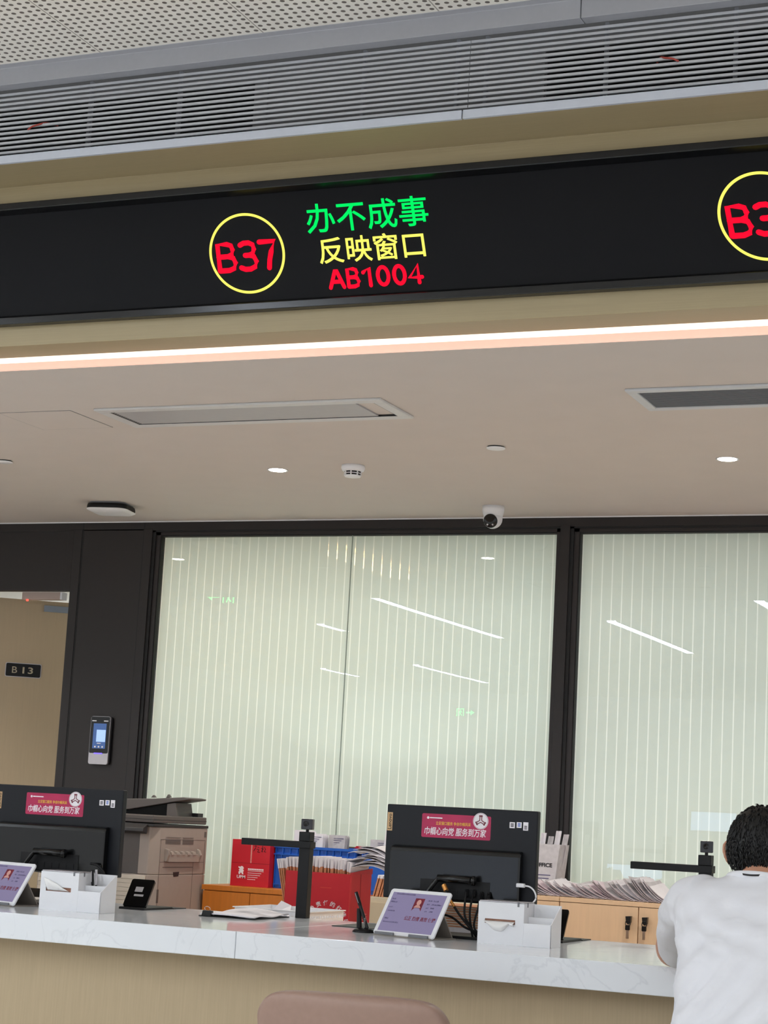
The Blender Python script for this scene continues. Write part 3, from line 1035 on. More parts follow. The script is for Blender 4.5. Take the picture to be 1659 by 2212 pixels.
def make_monitor():
    t = thing('monitor', 'black computer monitor seen from behind, standing behind the right tablet and white tissue box', 'monitor',
              (-2.525, 6.0, MON_Z), 0, 'computers on the counter')
    T = Matrix.Translation((-2.525, 6.0, MON_Z))
    zt, zb, w = 0.415, 0.111, 0.5265
    obj('back_cover', MB().box(0, w, 0, 0.030, zb, zt, M=T), M['navy_black'], t, bev=0.004)
    obj('screen', MB().box(0.008, w - 0.008, 0.0301, 0.032, zb + 0.012, zt - 0.008, M=T), M['gloss_black'], t)
    b = MB()
    b.prism([(-0.0005, zt - 0.130), (-0.028, zt - 0.136), (-0.034, zt - 0.15), (-0.034, zb + 0.004), (-0.0005, zb + 0.004)], 0.032, w - 0.044, 'x', M=T)
    ch = obj('chassis', b, M['gloss_black'], t, bev=0.005)
    b = MB()
    b.box(0.145, 0.385, -0.0355, -0.0341, zb + 0.01, zb + 0.07, M=T)
    for k in range(7):
        b.box(0.165 + k * 0.03, 0.187 + k * 0.03, -0.0372, -0.0355, zb + 0.02, zb + 0.038, M=T)
    obj('port_panel', b, M['black'], ch)
    b = MB()
    b.tube([(0.215, -0.060, 0.186), (0.335, -0.060, 0.184)], 0.012, 16, M=T)
    b.tube([(0.222, -0.06, 0.186), (0.222, -0.034, 0.186)], 0.008, 10, M=T)
    b.tube([(0.328, -0.06, 0.184), (0.328, -0.034, 0.184)], 0.008, 10, M=T)
    for x in (0.221,):
        b.tube(smooth_path([(x, -0.060, 0.186), (x - 0.014, -0.062, 0.172), (x - 0.045, -0.066, 0.125), (x - 0.060, -0.070, 0.075), (x - 0.062, -0.07, 0.006)], 5),
               0.008, 10, M=T)
    b.tube([(0.334, -0.060, 0.184), (0.343, -0.060, 0.184)], 0.0155, 18, M=T)
    obj('stand', b, M['gloss_black'], t, smooth=True)
    obj('base', MB().box(0.135, 0.37, -0.08, 0.12, 0.0, 0.009, M=T), M['black'], t, bev=0.003)
    # sticker
    sk = obj('sticker', round_slab(MB(), 0.247, 0.352, 0.1205, 0.0385, 0.005, [(0, 0), (0.0006, 0)],
                                   M=T @ Matrix.Rotation(PI / 2, 4, 'X')), M['sticker'], t, label='magenta sticker with white slogan')
    y = -0.0006
    P = lambda x, z: T @ Vector((x, y, z))
    text('slogan', '巾帼心向党 服务到万家', 0.215, 0.026, P(0.137, 0.322), M['white_ink'], sk, thick=0.0004, bold=0.012, shear=0.12)
    text('small_line', '立足窗口服务 争创巾帼风采', 0.122, 0.0115, P(0.176, 0.355), M['yellow_ink'], sk, thick=0.0004, bold=0.006)
    b = MB()
    b.box(0.154, 0.198, y - 0.0004, y, 0.3755, 0.3790, M=T)
    b.lathe([(0.0042, 0), (0.0042, 0.0004)], 12, M=T @ Matrix.Translation((0.148, y, 0.377)) @ Matrix.Rotation(PI / 2, 4, 'X'))
    obj('heading', b, M['white_ink'], sk)
    Me = T @ Matrix.Translation((0.332, -0.0004, 0.3745)) @ Matrix.Rotation(PI / 2, 4, 'X')
    em = obj('emblem', MB().lathe([(0.0265, 0), (0.0265, 0.0006)], 36, M=Me), M['white_ink'], t, label='round white emblem with maroon figure')
    b = MB()
    b.grid(lambda u, v: (0.0245 * math.cos(2 * PI * u) * (1 + 0.03 * (v - .5)), 0.0245 * math.sin(2 * PI * u) * (1 + 0.03 * (v - .5)), 0.0009), 40, 1, M=Me)
    for k in range(3):
        R = Me @ Matrix.Rotation(PI / 2 + k * 2 * PI / 3, 4, 'Z')
        b.tube(smooth_path([(0.0015, -0.0034, 0.0007), (0.0125, -0.0034, 0.0007), (0.0165, -0.0052, 0.0007), (0.0178, -0.002, 0.0007), (0.0135, 0, 0.0007),
                            (0.0178, 0.002, 0.0007), (0.0165, 0.0052, 0.0007), (0.0125, 0.0034, 0.0007), (0.0015, 0.0034, 0.0007)], 5), 0.0014, 6, M=R)
    obj('emblem_figure', b, M['maroon'], em)
    # maker's label and small stickers
    lb = obj('brand_label', MB().box(0.0035, 0.0215, -0.0006, 0, 0.328, 0.388, M=T), M['gold_label'], t, label='tan label with vertical lettering')
    text('letters', 'Lenovo', 0.050, 0.0125, P(0.0185, 0.333), M['ink'], lb, ux=(0, 0, 1), uy=(-1, 0, 0), thick=0.0004, bold=0.01)
    for k, (x, w_, z0, z1, m) in enumerate(((0.4315, 0.018, 0.3575, 0.3765, 'white_ink'), (0.4555, 0.017, 0.3595, 0.3775, 'white_ink'), (0.478, 0.017, 0.352, 0.3785, 'white_ink'))):
        s = obj('small_sticker', MB().box(x, x + w_, -0.0005, 0, z0, z1, M=T), M[m], t)
        b = MB()
        for q in range(3):
            b.box(x + 0.004, x + w_ - 0.004, -0.0009, -0.0005, z0 + 0.004 + q * 0.0042, z0 + 0.0065 + q * 0.0042, M=T)
        obj('print', b, (M['ink'], M['blue'], M['ink'])[k], s)
    return t


mon = make_monitor()
mon2 = dup(mon, (-4.062, 6.0, MON_Z), 'black computer monitor seen from behind, cut by the left edge of the photo')


# ---- desk organisers with tissue slot (front left lower corner at the origin)
def make_organizer():
    t = thing('tissue_organizer', 'white tissue box with pen tray, right of the right tablet on the counter', 'desk organizer', (-2.116, 5.805, ZC), 0,
              'white tissue organizers on the counter')
    T = Matrix.Translation((-2.116, 5.805, ZC))
    H, Wd, D, XS = 0.128, 0.240, 0.100, 0.150
    b = MB()
    b.box(0, XS, 0, 0.003, 0, 0.063, M=T)
    b.box(0, XS, 0, 0.003, 0.077, H, M=T)
    b.box(0, 0.022, 0, 0.003, 0.063, 0.077, M=T)
    b.box(0.122, XS, 0, 0.003, 0.063, 0.077, M=T)
    b.box(0, 0.003, 0.003, D, 0, H, M=T)
    b.box(0, XS, D - 0.003, D, 0, H, M=T)
    b.box(XS - 0.003, XS, 0.003, D - 0.003, 0, H, M=T)
    b.box(0.003, XS - 0.003, 0.003, D - 0.003, 0, 0.003, M=T)
    obj('tissue_box', b, M['white_plastic'], t)
    obj('lid', MB().box(0.001, XS - 0.001, 0.004, D - 0.001, H, H + 0.004, M=T), M['silver'], t, bev=0.001)
    obj('lid_clip', MB().box(0.128, 0.134, -0.0015, 0.001, H - 0.010, H + 0.004, M=T).box(0.150, 0.1515, 0.03, 0.036, H - 0.011, H + 0.003, M=T), M['grey'], t)
    b = MB()
    b.box(XS, Wd, 0, 0.003, 0, 0.070, M=T)
    b.prism([(0, 0), (D, 0), (D, H - 0.002), (D - 0.006, H - 0.002), (0, 0.070)], Wd - 0.003, Wd, 'x', M=T)
    b.box(XS, Wd - 0.003, D - 0.003, D, 0, H - 0.002, M=T)
    b.box(XS, Wd - 0.003, 0.003, D - 0.003, 0, 0.003, M=T)
    b.box(XS, Wd - 0.003, 0.045, 0.048, 0.003, 0.088, M=T)
    obj('pen_tray', b, M['white_plastic'], t, bev=0.001)
    obj('tissue_pack', MB().box(0.006, XS - 0.006, 0.008, D - 0.006, 0.004, 0.09, M=T), M['tissue_in'], t)
    return t


org = make_organizer()
org2 = dup(org, (-3.678, 5.735, ZC), 'white tissue box with pen tray, right of the tablet at the left edge')


def tissue(loc, pts_fn, label):
    T = Matrix.Translation(loc)
    b = MB().grid(pts_fn, 24, 10, M=T)
    o = obj('tissue', b, M['tissue'], smooth=True)
    s = o.modifiers.new('thick', 'SOLIDIFY')
    s.thickness = 0.0008
    return tag(o, label, 'tissue')


def t1(u, v):
    x = 0.022 + 0.097 * u
    fold = 0.006 * math.sin(u * 9)
    sag = 0.034 * math.sin(PI * min(1, u * 1.15)) ** 0.8 if u < 0.87 else 0.012
    return (x, 0.006 - 0.018 * math.sin(PI * min(1, v * 0.9)) + 0.002 * math.sin(u * 17), 0.071 - v * sag + 0.004 * math.sin(u * 5) * v + fold * v * 0.4)


tissue((-2.116, 5.805, ZC), t1, 'white tissue hanging down out of the slot of the right tissue box')


def t2(u, v):
    x = 0.028 + 0.085 * u
    hgt = 0.042 * (1 - u) ** 1.6 + 0.010 * math.sin(PI * u)
    return (x - 0.012 * v * (1 - u), 0.004 - 0.012 * math.sin(PI * v * 0.7) + 0.002 * math.sin(u * 15), 0.066 + v * hgt)


tissue((-3.678, 5.735, ZC), t2, 'white tissue poking upwards out of the left tissue box slot')


def pen(p0, p1, label, mats, r=0.0042):
    p0, p1 = Vector(p0), Vector(p1)
    d = (p1 - p0)
    t = thing('pen', label, 'pen', tuple(p0), 0)
    obj('barrel', MB().tube([p0, p0 + d * 0.62], r, 12), mats[0], t, smooth=False)
    obj('cap', MB().tube([p0 + d * 0.62, p0 + d * 0.66, p1], [r, r * 1.15, r * 1.05], 12), mats[1], t)
    s = d.cross(Vector((0, 1, 0))).normalized() * 0
    obj('clip', MB().tube([p0 + d * 0.70 + Vector((0, -r * 1.6, 0)), p0 + d * 0.97 + Vector((0, -r * 1.6, 0))], 0.001, 6), M['silver'], t)


pen((-3.505, 5.80, ZC + 0.006), (-3.517, 5.80, ZC + 0.140), 'black pen standing in the left organizer, the left one of two', (M['black'], M['black']))
pen((-3.494, 5.80, ZC + 0.006), (-3.503, 5.802, ZC + 0.142), 'silver capped pen standing in the left organizer, the right one of two', (M['black'], M['silver']))


# ---- tablets on folding stands (origin: middle of the front lower edge, x right, tilts back)
def make_tablet():
    a = math.radians(57)
    rz = math.radians(-15)
    t = thing('tablet', 'white tablet with lit lilac screen on a folded cover, in front of the right monitor', 'tablet', (-2.352, 5.765, ZC), rz,
              'tablets on the counter')
    w, h = 0.240, 0.168
    T = t.matrix_world @ Matrix.Translation((0, 0, 0.005)) @ Matrix.Rotation(a, 4, 'X')
    # local: x right, y up along the screen, z = out of the screen (towards the visitor)
    obj('body', round_slab(MB(), 0, h / 2, w / 2, h / 2, 0.010, [(-0.008, 0.002), (-0.006, 0), (-0.001, 0), (0, 0.001)], M=T), M['white_plastic'], t)
    sc = obj('screen', MB().box(-0.106, 0.106, 0.013, h - 0.013, 0, 0.0006, M=T), M['screen_lilac'], t)
    ux = (T.to_3x3() @ Vector((1, 0, 0)))
    uy = (T.to_3x3() @ Vector((0, 1, 0)))
    P = lambda x, y: T @ Vector((x, y, 0.0006))
    text('motto', '公正 热情 高效 便捷', 0.122, 0.016, P(-0.022, 0.056), M['maroon'], sc, ux, uy, 0.0003, 0.014)
    b = MB()
    random.seed(3)
    for (x, y, w_) in ((-0.090, 0.147, 0.075), (-0.100, 0.128, 0.016), (-0.100, 0.117, 0.026), (-0.100, 0.098, 0.016), (-0.100, 0.084, 0.030),
                       (-0.098, 0.056, 0.015), (-0.098, 0.043, 0.058), (0.044, 0.130, 0.014), (0.064, 0.130, 0.018), (0.044, 0.117, 0.012), (0.060, 0.117, 0.038),
                       (0.044, 0.104, 0.012), (0.062, 0.104, 0.014), (0.044, 0.091, 0.012), (0.062, 0.091, 0.014)):
        b = MB()
        x2 = x
        while x2 < x + w_ - 0.002:
            b.box(x2, x2 + 0.0038, y, y + 0.0014, 0.0006, 0.0009, M=T)
            b.box(x2 + random.choice((0, 0.0022)), x2 + 0.0038, y + 0.0014, y + 0.0048, 0.0006, 0.0009, M=T)
            x2 += 0.0050
        obj('text_line', b, M['ink_grey'], sc)
    ph = MB()
    ph.box(-0.008, 0.028, 0.103, 0.138, 0.0006, 0.0009, M=T)
    ph.prism([(-0.008, 0.103), (0.0, 0.103), (-0.008, 0.092)], 0.0006, 0.0009, 'z', M=T)
    ph.prism([(0.028, 0.103), (0.020, 0.103), (0.028, 0.092)], 0.0006, 0.0009, 'z', M=T)
    obj('portrait_frame', ph, M['maroon'], sc)
    ph = MB()
    ph.lathe([(0.0085, 0.0009), (0.0085, 0.0012)], 20, M=T @ Matrix.Translation((0.010, 0.123, 0)) @ Matrix.Scale(1.2, 4, (0, 1, 0)))
    ph.prism([(-0.004, 0.104), (0.024, 0.104), (0.017, 0.113), (0.003, 0.113)], 0.0009, 0.0012, 'z', M=T)
    obj('portrait', ph, pm('portrait print', (214, 160, 150), 0.6), sc)
    # stand
    cg = pm('warm grey cover', (150, 142, 134), 0.6)
    T0 = t.matrix_world
    b = MB().box(-0.112, 0.112, -0.008, 0.135, 0.0, 0.004, M=T0)
    obj('cover_base', b, cg, t, bev=0.002)
    top = (0.168 * 0.62 * math.cos(a), 0.168 * 0.62 * math.sin(a) + 0.009)
    b = MB().prism([(top[0] + 0.006, top[1]), (top[0] + 0.010, top[1]), (0.132, 0.006), (0.128, 0.004)], -0.100, 0.100, 'x', M=T0)
    obj('cover_flap', b, cg, t)
    obj('front_lip', MB().box(-0.105, -0.030, -0.010, -0.004, 0.004, 0.013, M=T0).box(0.030, 0.105, -0.010, -0.004, 0.004, 0.013, M=T0), M['grey'], t, bev=0.001)
    return t


tab = make_tablet()
tab2 = dup(tab, (-3.893, 5.760, ZC), 'white tablet with lit lilac screen at the left edge of the photo', rotz=math.radians(-15))


# ---- document cameras
def make_doc_camera():
    t = thing('document_camera', 'black document camera with flat arm in front of the red cartons', 'document camera', (-2.995, 6.39, ZC), 0,
              'document cameras on the counter')
    T = Matrix.Translation((-2.995, 6.39, ZC))
    obj('post', MB().box(-0.021, 0.021, -0.018, 0.018, 0, 0.248, M=T), M['black'], t, bev=0.002)
    obj('arm', MB().box(-0.251, 0.025, -0.024, 0.024, 0.246, 0.270, M=T), M['black'], t, bev=0.002)
    obj('neck', MB().box(-0.023, 0.020, -0.020, 0.020, 0.270, 0.304, M=T).tube([(0, 0, 0.302), (0, 0, 0.316)], 0.006, 10, M=T), M['black'], t, bev=0.002)
    H = T @ Matrix.Translation((0.0, 0, 0.312)) @ Matrix.Rotation(math.radians(14), 4, 'Z')
    hd = obj('camera_head', MB().box(-0.021, 0.021, -0.019, 0.019, 0, 0.038, M=H), M['grey'] if False else pm('charcoal plastic', (56, 57, 62), 0.4), t, bev=0.003)
    L = H @ Matrix.Translation((-0.003, -0.019, 0.021)) @ Matrix.Rotation(PI / 2, 4, 'X')
    obj('lens', MB().lathe([(0.010, 0), (0.010, 0.002), (0.007, 0.001), (0, 0.0005)], 24, M=L), M['dome_black'], hd)
    return t


doc = make_doc_camera()
doc2 = dup(doc, (-1.540, 6.39, ZC), 'black document camera with flat arm beside the man in the white shirt')


# ---- card readers
def make_reader():
    t = thing('card_reader', 'black card reader with tilted panel behind the left tissue box', 'card reader', (-3.532, 6.11, ZC), 0, 'card readers on the counter')
    T = Matrix.Translation((-3.532, 6.11, ZC))
    a = math.radians(58)
    obj('base', round_slab(MB(), 0, 0.10, 0.052, 0.11, 0.01, [(0, 0), (0.006, 0), (0.008, 0.002)], M=T), M['black'], t)
    P = T @ Matrix.Translation((0, 0.012, 0.010)) @ Matrix.Rotation(a, 4, 'X')
    pn = obj('panel', round_slab(MB(), 0, 0.056, 0.047, 0.056, 0.008, [(-0.010, 0.001), (-0.001, 0), (0, 0.001)], M=P), M['gloss_black'], t)
    lb = MB().box(-0.019, 0.012, 0.060, 0.080, 0, 0.0006, M=P)
    lb.box(-0.016, 0.022, 0.042, 0.050, 0, 0.0006, M=P)
    obj('label', lb, M['paper_grey'], pn)
    obj('pad', MB().box(-0.05, 0.055, 0.205, 0.30, 0, 0.003, M=T), M['black'], t)
    return t


rd = make_reader()
rd2 = dup(rd, (-1.990, 6.125, ZC), 'black card reader with tilted panel behind the right tissue box')

# ---- pen on its stand, mat, mouse
t = thing('pen_stand', 'small black counter pen stand left of the right tablet', 'pen stand', (-2.530, 5.87, ZC))
T = Matrix.Translation((-2.530, 5.87, ZC))
obj('base', MB().lathe([(0.036, 0), (0.037, 0.003), (0.030, 0.010), (0.013, 0.015), (0, 0.016)], 28, M=T), M['black'], t, smooth=True)
obj('socket', MB().tube([(-0.016, 0, 0.008), (-0.019, 0, 0.05), (-0.022, 0, 0.075)], [0.009, 0.008, 0.006], 12, M=T), M['black'], t)
obj('spring_cord', MB().tube([(0.003 * math.cos(k * 0.9) + 0.004, 0.003 * math.sin(k * 0.9) - 0.006, 0.012 + k * 0.0006) for k in range(60)], 0.0010, 5, M=T), M['chrome'], t)
pen((-2.517, 5.868, ZC + 0.014), (-2.564, 5.868, ZC + 0.126), 'dark pen leaning in the black pen stand', (M['gloss_black'], M['black']), 0.0055)
tag(obj('writing_mat', MB().box(-2.735, -2.52, 6.07, 6.36, ZC, ZC + 0.0025), M['black'], bev=0.001), 'flat black writing mat behind the pen stand', 'mat')
t = thing('computer_mouse', 'dark brown computer mouse left of the right monitor', 'mouse', (-2.545, 6.12, ZC + 0.0025))
T = Matrix.Translation((-2.545, 6.12, ZC + 0.0027))
rings = []
for k in range(9):
    u = k / 8
    s = math.sin(PI * (0.08 + 0.84 * u)) ** 0.6
    rings.append([(0.031 * s * math.cos(q), -0.052 + 0.104 * u, max(0.0, 0.032 * s * math.sin(q))) for q in [PI * j / 10 for j in range(11)]])
obj('shell', MB().loft(rings, M=T), pm('brown plastic', (70, 54, 54), 0.3), t, smooth=True)
obj('logo', MB().lathe([(0.006, 0), (0.005, 0.001)], 12, M=T @ Matrix.Translation((0, -0.012, 0.0312))), M['red_card'], t)

# ---- clipboard with papers and binder clip
t = thing('clipboard', 'black clipboard holding papers, lying flat on the counter', 'clipboard', (-3.13, 6.2, ZC), 0.06)
T = t.matrix_world @ Matrix.Identity(4)
obj('board', MB().box(-0.105, 0.105, -0.155, 0.16, 0.0005, 0.0035, M=T), M['black'], t)
b = MB()
b.grid(lambda u, v: (-0.103 + 0.206 * u, -0.15 + 0.31 * v, 0.0045 + 0.010 * abs(math.sin(u * 3.0 + 0.4)) * (0.4 + v) + 0.003 * math.sin(v * 9)), 12, 16, M=T)
o = obj('papers', b, M['paper'], t, smooth=True)
o.modifiers.new('thick', 'SOLIDIFY').thickness = -0.004
C2 = T @ Matrix.Translation((-0.075, -0.148, 0.004))
cl = obj('binder_clip', MB().prism([(-0.012, 0.0), (0.014, 0.0), (0.010, 0.016), (-0.004, 0.017)], -0.017, 0.017, 'x', M=C2), M['black'], t)
obj('clip_handle', MB().tube(smooth_path([(-0.008, 0, 0.016), (-0.010, -0.004, 0.026), (0, -0.006, 0.031), (0.010, -0.004, 0.026), (0.008, 0, 0.016)], 5), 0.001, 6, M=C2), M['chrome'], cl)

# ---- white perforated basket on the staff desk
t = thing('basket', 'white perforated plastic tray basket behind the counter by the document camera', 'basket', (-3.15, 6.605, 0.74), -0.02)
T = Matrix.Translation((-3.15, 6.607, 0.7402))
b = MB()
hx, hy, hz = 0.150, 0.150, 0.060


def wall(b, p0, p1, n):
    """perforated strip: two rows of holes"""
    p0, p1 = Vector(p0), Vector(p1)
    d = (p1 - p0).normalized()
    q = d.cross(Vector((0, 0, 1))) * 0.0016
    L = (p1 - p0).length

    def slab(s0, s1, z0, z1):
        a, c = p0 + d * s0, p0 + d * s1
        v = [a - q, c - q, c + q, a + q]
        b.add([(x.x, x.y, z0) for x in v] + [(x.x, x.y, z1) for x in v],
              [(0, 3, 2, 1), (4, 5, 6, 7), (0, 1, 5, 4), (1, 2, 6, 5), (2, 3, 7, 6), (3, 0, 4, 7)], 0, T)
    for z0, z1 in ((0.002, 0.013), (0.022, 0.034), (0.043, hz)):
        slab(0, L, z0, z1)
    pitch = L / n
    for i in range(n + 1):
        c = i * pitch
        s0, s1 = max(0, c - pitch * 0.27), min(L, c + pitch * 0.27)
        slab(s0, s1, 0.013, 0.022)
        slab(s0, s1, 0.034, 0.043)


wall(b, (-hx, -hy, 0), (hx, -hy, 0), 16)
wall(b, (-hx, hy, 0), (hx, hy, 0), 16)
wall(b, (-hx, -hy, 0), (-hx, hy, 0), 14)
wall(b, (hx, -hy, 0), (hx, hy, 0), 14)
b.box(-hx, hx, -hy, hy, 0, 0.0025, M=T)
obj('tray', b, M['white_plastic'], t)
b = MB()
frame_rect(b, -hx - 0.008, hx + 0.008, -hy - 0.008, hy + 0.008, 0.010, hz - 0.004, hz)
b2 = MB()
b2.add(b.v, b.f, 0, T)
obj('rim', b2, M['white_plastic'], t, bev=0.0015)
tag(obj('paper_sheet', MB().add([(-3.285, 6.70, 0.76), (-3.175, 6.66, 0.765), (-3.205, 6.735, 0.803), (-3.250, 6.74, 0.818)], [(0, 1, 2, 3)]), M['paper']),
    'beige paper corner sticking up from the white basket', 'paper').modifiers.new('thick', 'SOLIDIFY').thickness = 0.001

# ---- cables, plug and stack at the right monitor
t = thing('usb_cable', 'white cable plugged into the right monitor, drooping behind the tissue box', 'cable', (-2.03, 5.95, 0.96))
obj('plug', MB().box(-2.045, -2.018, 5.945, 5.963, 0.953, 0.966), M['white_plastic'], t, bev=0.003)
obj('cord', MB().tube(smooth_path([(-2.018, 5.954, 0.959), (-2.000, 5.95, 0.957), (-1.984, 5.948, 0.945), (-1.976, 5.945, 0.925), (-1.985, 5.942, 0.908), (-2.004, 5.938, 0.894),
                                   (-2.01, 5.93, 0.80), (-2.01, 5.95, ZC + 0.004)], 6), 0.0026, 8), M['white_plastic'], t, smooth=True)
CAB = [((-2.215, 5.955, 0.93), (-2.205, 5.92, 0.86), (-2.185, 5.925, 0.82), (-2.178, 5.935, ZC + 0.004)),
       ((-2.19, 5.955, 0.93), (-2.185, 5.915, 0.87), (-2.18, 5.92, 0.82), (-2.165, 5.94, ZC + 0.004)),
       ((-2.165, 5.955, 0.925), (-2.16, 5.92, 0.88), (-2.17, 5.92, 0.82), (-2.14, 5.94, ZC + 0.004)),
       ((-2.14, 5.955, 0.925), (-2.125, 5.91, 0.86), (-2.13, 5.90, 0.81), (-2.15, 5.94, ZC + 0.004)),
       ((-2.30, 5.93, 0.855), (-2.25, 5.93, 0.845), (-2.20, 5.93, 0.815), (-2.13, 5.93, 0.80))]
for k, pts in enumerate(CAB):
    t = thing('power_cable' if k == 4 else 'monitor_cable', ('black cable hanging in a bundle below the right monitor' if k < 4 else 'black cable running sideways below the right monitor'),
              'cable', pts[0], 0, 'cables below the right monitor' if k < 4 else None)
    obj('cord', MB().tube(smooth_path(pts, 8), 0.0036, 8), M['black'], t, smooth=True)
    if k < 4:
        p = Vector(pts[0])
        obj('connector', MB().tube([p + Vector((0, 0.008, 0.004)), p + Vector((0.002, -0.006, -0.018))], 0.006, 8), M['black'], t)
t = thing('plug_cable', 'black cable with two orange metal plugs below the right monitor', 'cable', (-2.27, 5.93, 0.93))
obj('plug', MB().tube([(-2.285, 5.932, 0.945), (-2.273, 5.925, 0.928)], 0.008, 12), M['brass'], t)
obj('plug', MB().tube([(-2.268, 5.915, 0.918), (-2.235, 5.905, 0.880)], 0.0048, 12), M['brass'], t)
obj('cord', MB().tube(smooth_path([(-2.273, 5.925, 0.928), (-2.266, 5.92, 0.912), (-2.235, 5.905, 0.880), (-2.21, 5.905, 0.85), (-2.175, 5.92, 0.81), (-2.15, 5.95, ZC + 0.005)], 6), 0.004, 8), M['black'], t, smooth=True)
for k, pts in enumerate([((-3.62, 5.955, 0.935), (-3.58, 5.94, 0.93), (-3.552, 5.94, 0.90), (-3.55, 5.95, 0.85), (-3.545, 5.96, ZC + 0.006)),
                         ((-3.545, 5.96, ZC + 0.008), (-3.56, 5.955, 0.83), (-3.535, 5.95, 0.88), (-3.515, 5.95, 0.89), (-3.515, 5.95, 0.875), (-3.54, 5.955, 0.84), (-3.55, 5.955, ZC + 0.008))]):
    tag(obj('monitor_cable', MB().tube(smooth_path(pts, 8), 0.0042, 8), M['black'], smooth=True),
        ('black cable dropping from the left monitor behind its right edge', 'black cable loop standing up beside the left tissue box')[k], 'cable')
t = thing('form_stack', 'neat stack of brown edged forms under the right monitor', 'paper stack', (-2.33, 6.25, ZC))
b = MB()
random.seed(5)
for k in range(17):
    dx, dy = random.uniform(-.003, .003), random.uniform(-.003, .003)
    b.box(-2.425 + dx, -2.232 + dx, 6.20 + dy, 6.38 + dy, ZC + 0.0205 + k * 0.0042, ZC + 0.0235 + k * 0.0042, k % 2)
obj('forms', b, [M['kraft'], M['cream']], t)
obj('folder', MB().box(-2.43, -2.23, 6.195, 6.385, ZC + 0.0005, ZC + 0.020), M['paper_grey'], t)

# ================================================================== background furniture
# ---- orange wooden cabinet
t = thing('wooden_cabinet', 'low orange wooden cabinet below the windows behind the counter', 'cabinet', (-3.94, 8.42, 0))
obj('body', MB().box(-4.366, -3.53, 8.212, 8.66, 0, 0.772), M['orange_wood'], t)
obj('top', MB().box(-4.372, -3.52, 8.196, 8.67, 0.772, 0.796), M['orange_wood'], t, bev=0.002)
for a, c in ((-4.364, -4.119), (-4.116, -3.83), (-3.827, -3.535)):
    d = obj('door', MB().box(a, c, 8.198, 8.211, 0.08, 0.769), M['orange_wood'], t, bev=0.001)
    obj('knob', MB().lathe([(0.006, 0), (0.011, 0.012), (0.0, 0.016)], 14, M=Matrix.Translation((c - 0.03, 8.198, 0.45)) @ Matrix.Rotation(PI / 2, 4, 'X')), M['silver'], d)


def carton(name, label, cat, x0, x1, y0, y1, z0, z1, mat, wall=0.004, rz=0.0, group=None, open_top=True):
    t = thing(name, label, cat, ((x0 + x1) / 2, (y0 + y1) / 2, z0), rz, group)
    b = MB()
    b.box(x0, x1, y0, y0 + wall, z0, z1)
    b.box(x0, x1, y1 - wall, y1, z0, z1)
    b.box(x0, x0 + wall, y0 + wall, y1 - wall, z0, z1)
    b.box(x1 - wall, x1, y0 + wall, y1 - wall, z0, z1)
    b.box(x0 + wall, x1 - wall, y0 + wall, y1 - wall, z0, z0 + wall)
    if not open_top:
        b.box(x0 + wall, x1 - wall, y0 + wall, y1 - wall, z1 - wall, z1)
    obj('shell', b, mat, t)
    return t


# ---- red paper carton standing on end
t = carton('paper_carton', 'red paper carton standing on the orange cabinet, left of the blue crate', 'carton', -4.272, -4.072, 8.29, 8.58, 0.7965, 1.012, M['red_card'], open_top=False)
obj('tape_strip', MB().box(-4.172, -4.166, 8.2885, 8.29, 0.905, 1.012), pm('worn card edge', (226, 150, 140), 0.7, var=0.2, scale=200), t)
obj('band', MB().box(-4.272, -4.072, 8.2893, 8.29, 0.9035, 0.905), pm('crease', (160, 16, 30), 0.6), t)
text('brand_word', 'UPM', 0.044, 0.0145, (-4.238, 8.2895, 0.832), M['white_ink'], t, bold=0.015)
b = MB()   # small white heraldic beast above the word
b.prism([(-4.229, 0.851), (-4.222, 0.851), (-4.221, 0.858), (-4.214, 0.857), (-4.213, 0.851), (-4.205, 0.851), (-4.207, 0.862), (-4.203, 0.868), (-4.208, 0.872),
         (-4.204, 0.880), (-4.210, 0.888), (-4.219, 0.889), (-4.224, 0.884), (-4.231, 0.888), (-4.233, 0.882), (-4.225, 0.877), (-4.231, 0.871), (-4.226, 0.867), (-4.231, 0.861)], 8.289, 8.2899)
obj('beast_logo', b, M['white_ink'], t)
b = MB()
for k, (w_, hgt) in enumerate(((0.080, 0.0065), (0.082, 0.003), (0.070, 0.003), (0.062, 0.003), (0.052, 0.003), (0.038, 0.003))):
    x = -4.182
    z = 0.880 - k * 0.0098
    while x < -4.182 + w_:
        b.box(x, x + (0.0075 if k == 0 else 0.004), 8.2892, 8.2899, z - hgt, z)
        x += 0.0092 if k == 0 else 0.006
obj('small_print', b, M['white_ink'], t)
b = MB()
for pts in ([(-4.155, 0.985), (-4.145, 0.987), (-4.150, 0.975), (-4.158, 0.962)], [(-4.138, 0.982), (-4.130, 0.978)], [(-4.143, 0.972), (-4.130, 0.97), (-4.138, 0.958), (-4.126, 0.958)],
            [(-4.112, 0.988), (-4.113, 0.958)], [(-4.120, 0.976), (-4.108, 0.974), (-4.117, 0.962)], [(-4.103, 0.982), (-4.096, 0.972), (-4.104, 0.962), (-4.094, 0.960)]):
    b.tube([(x, 8.2893, z) for x, z in pts], 0.0014, 5)
obj('handwriting', b, M['ink'], t)


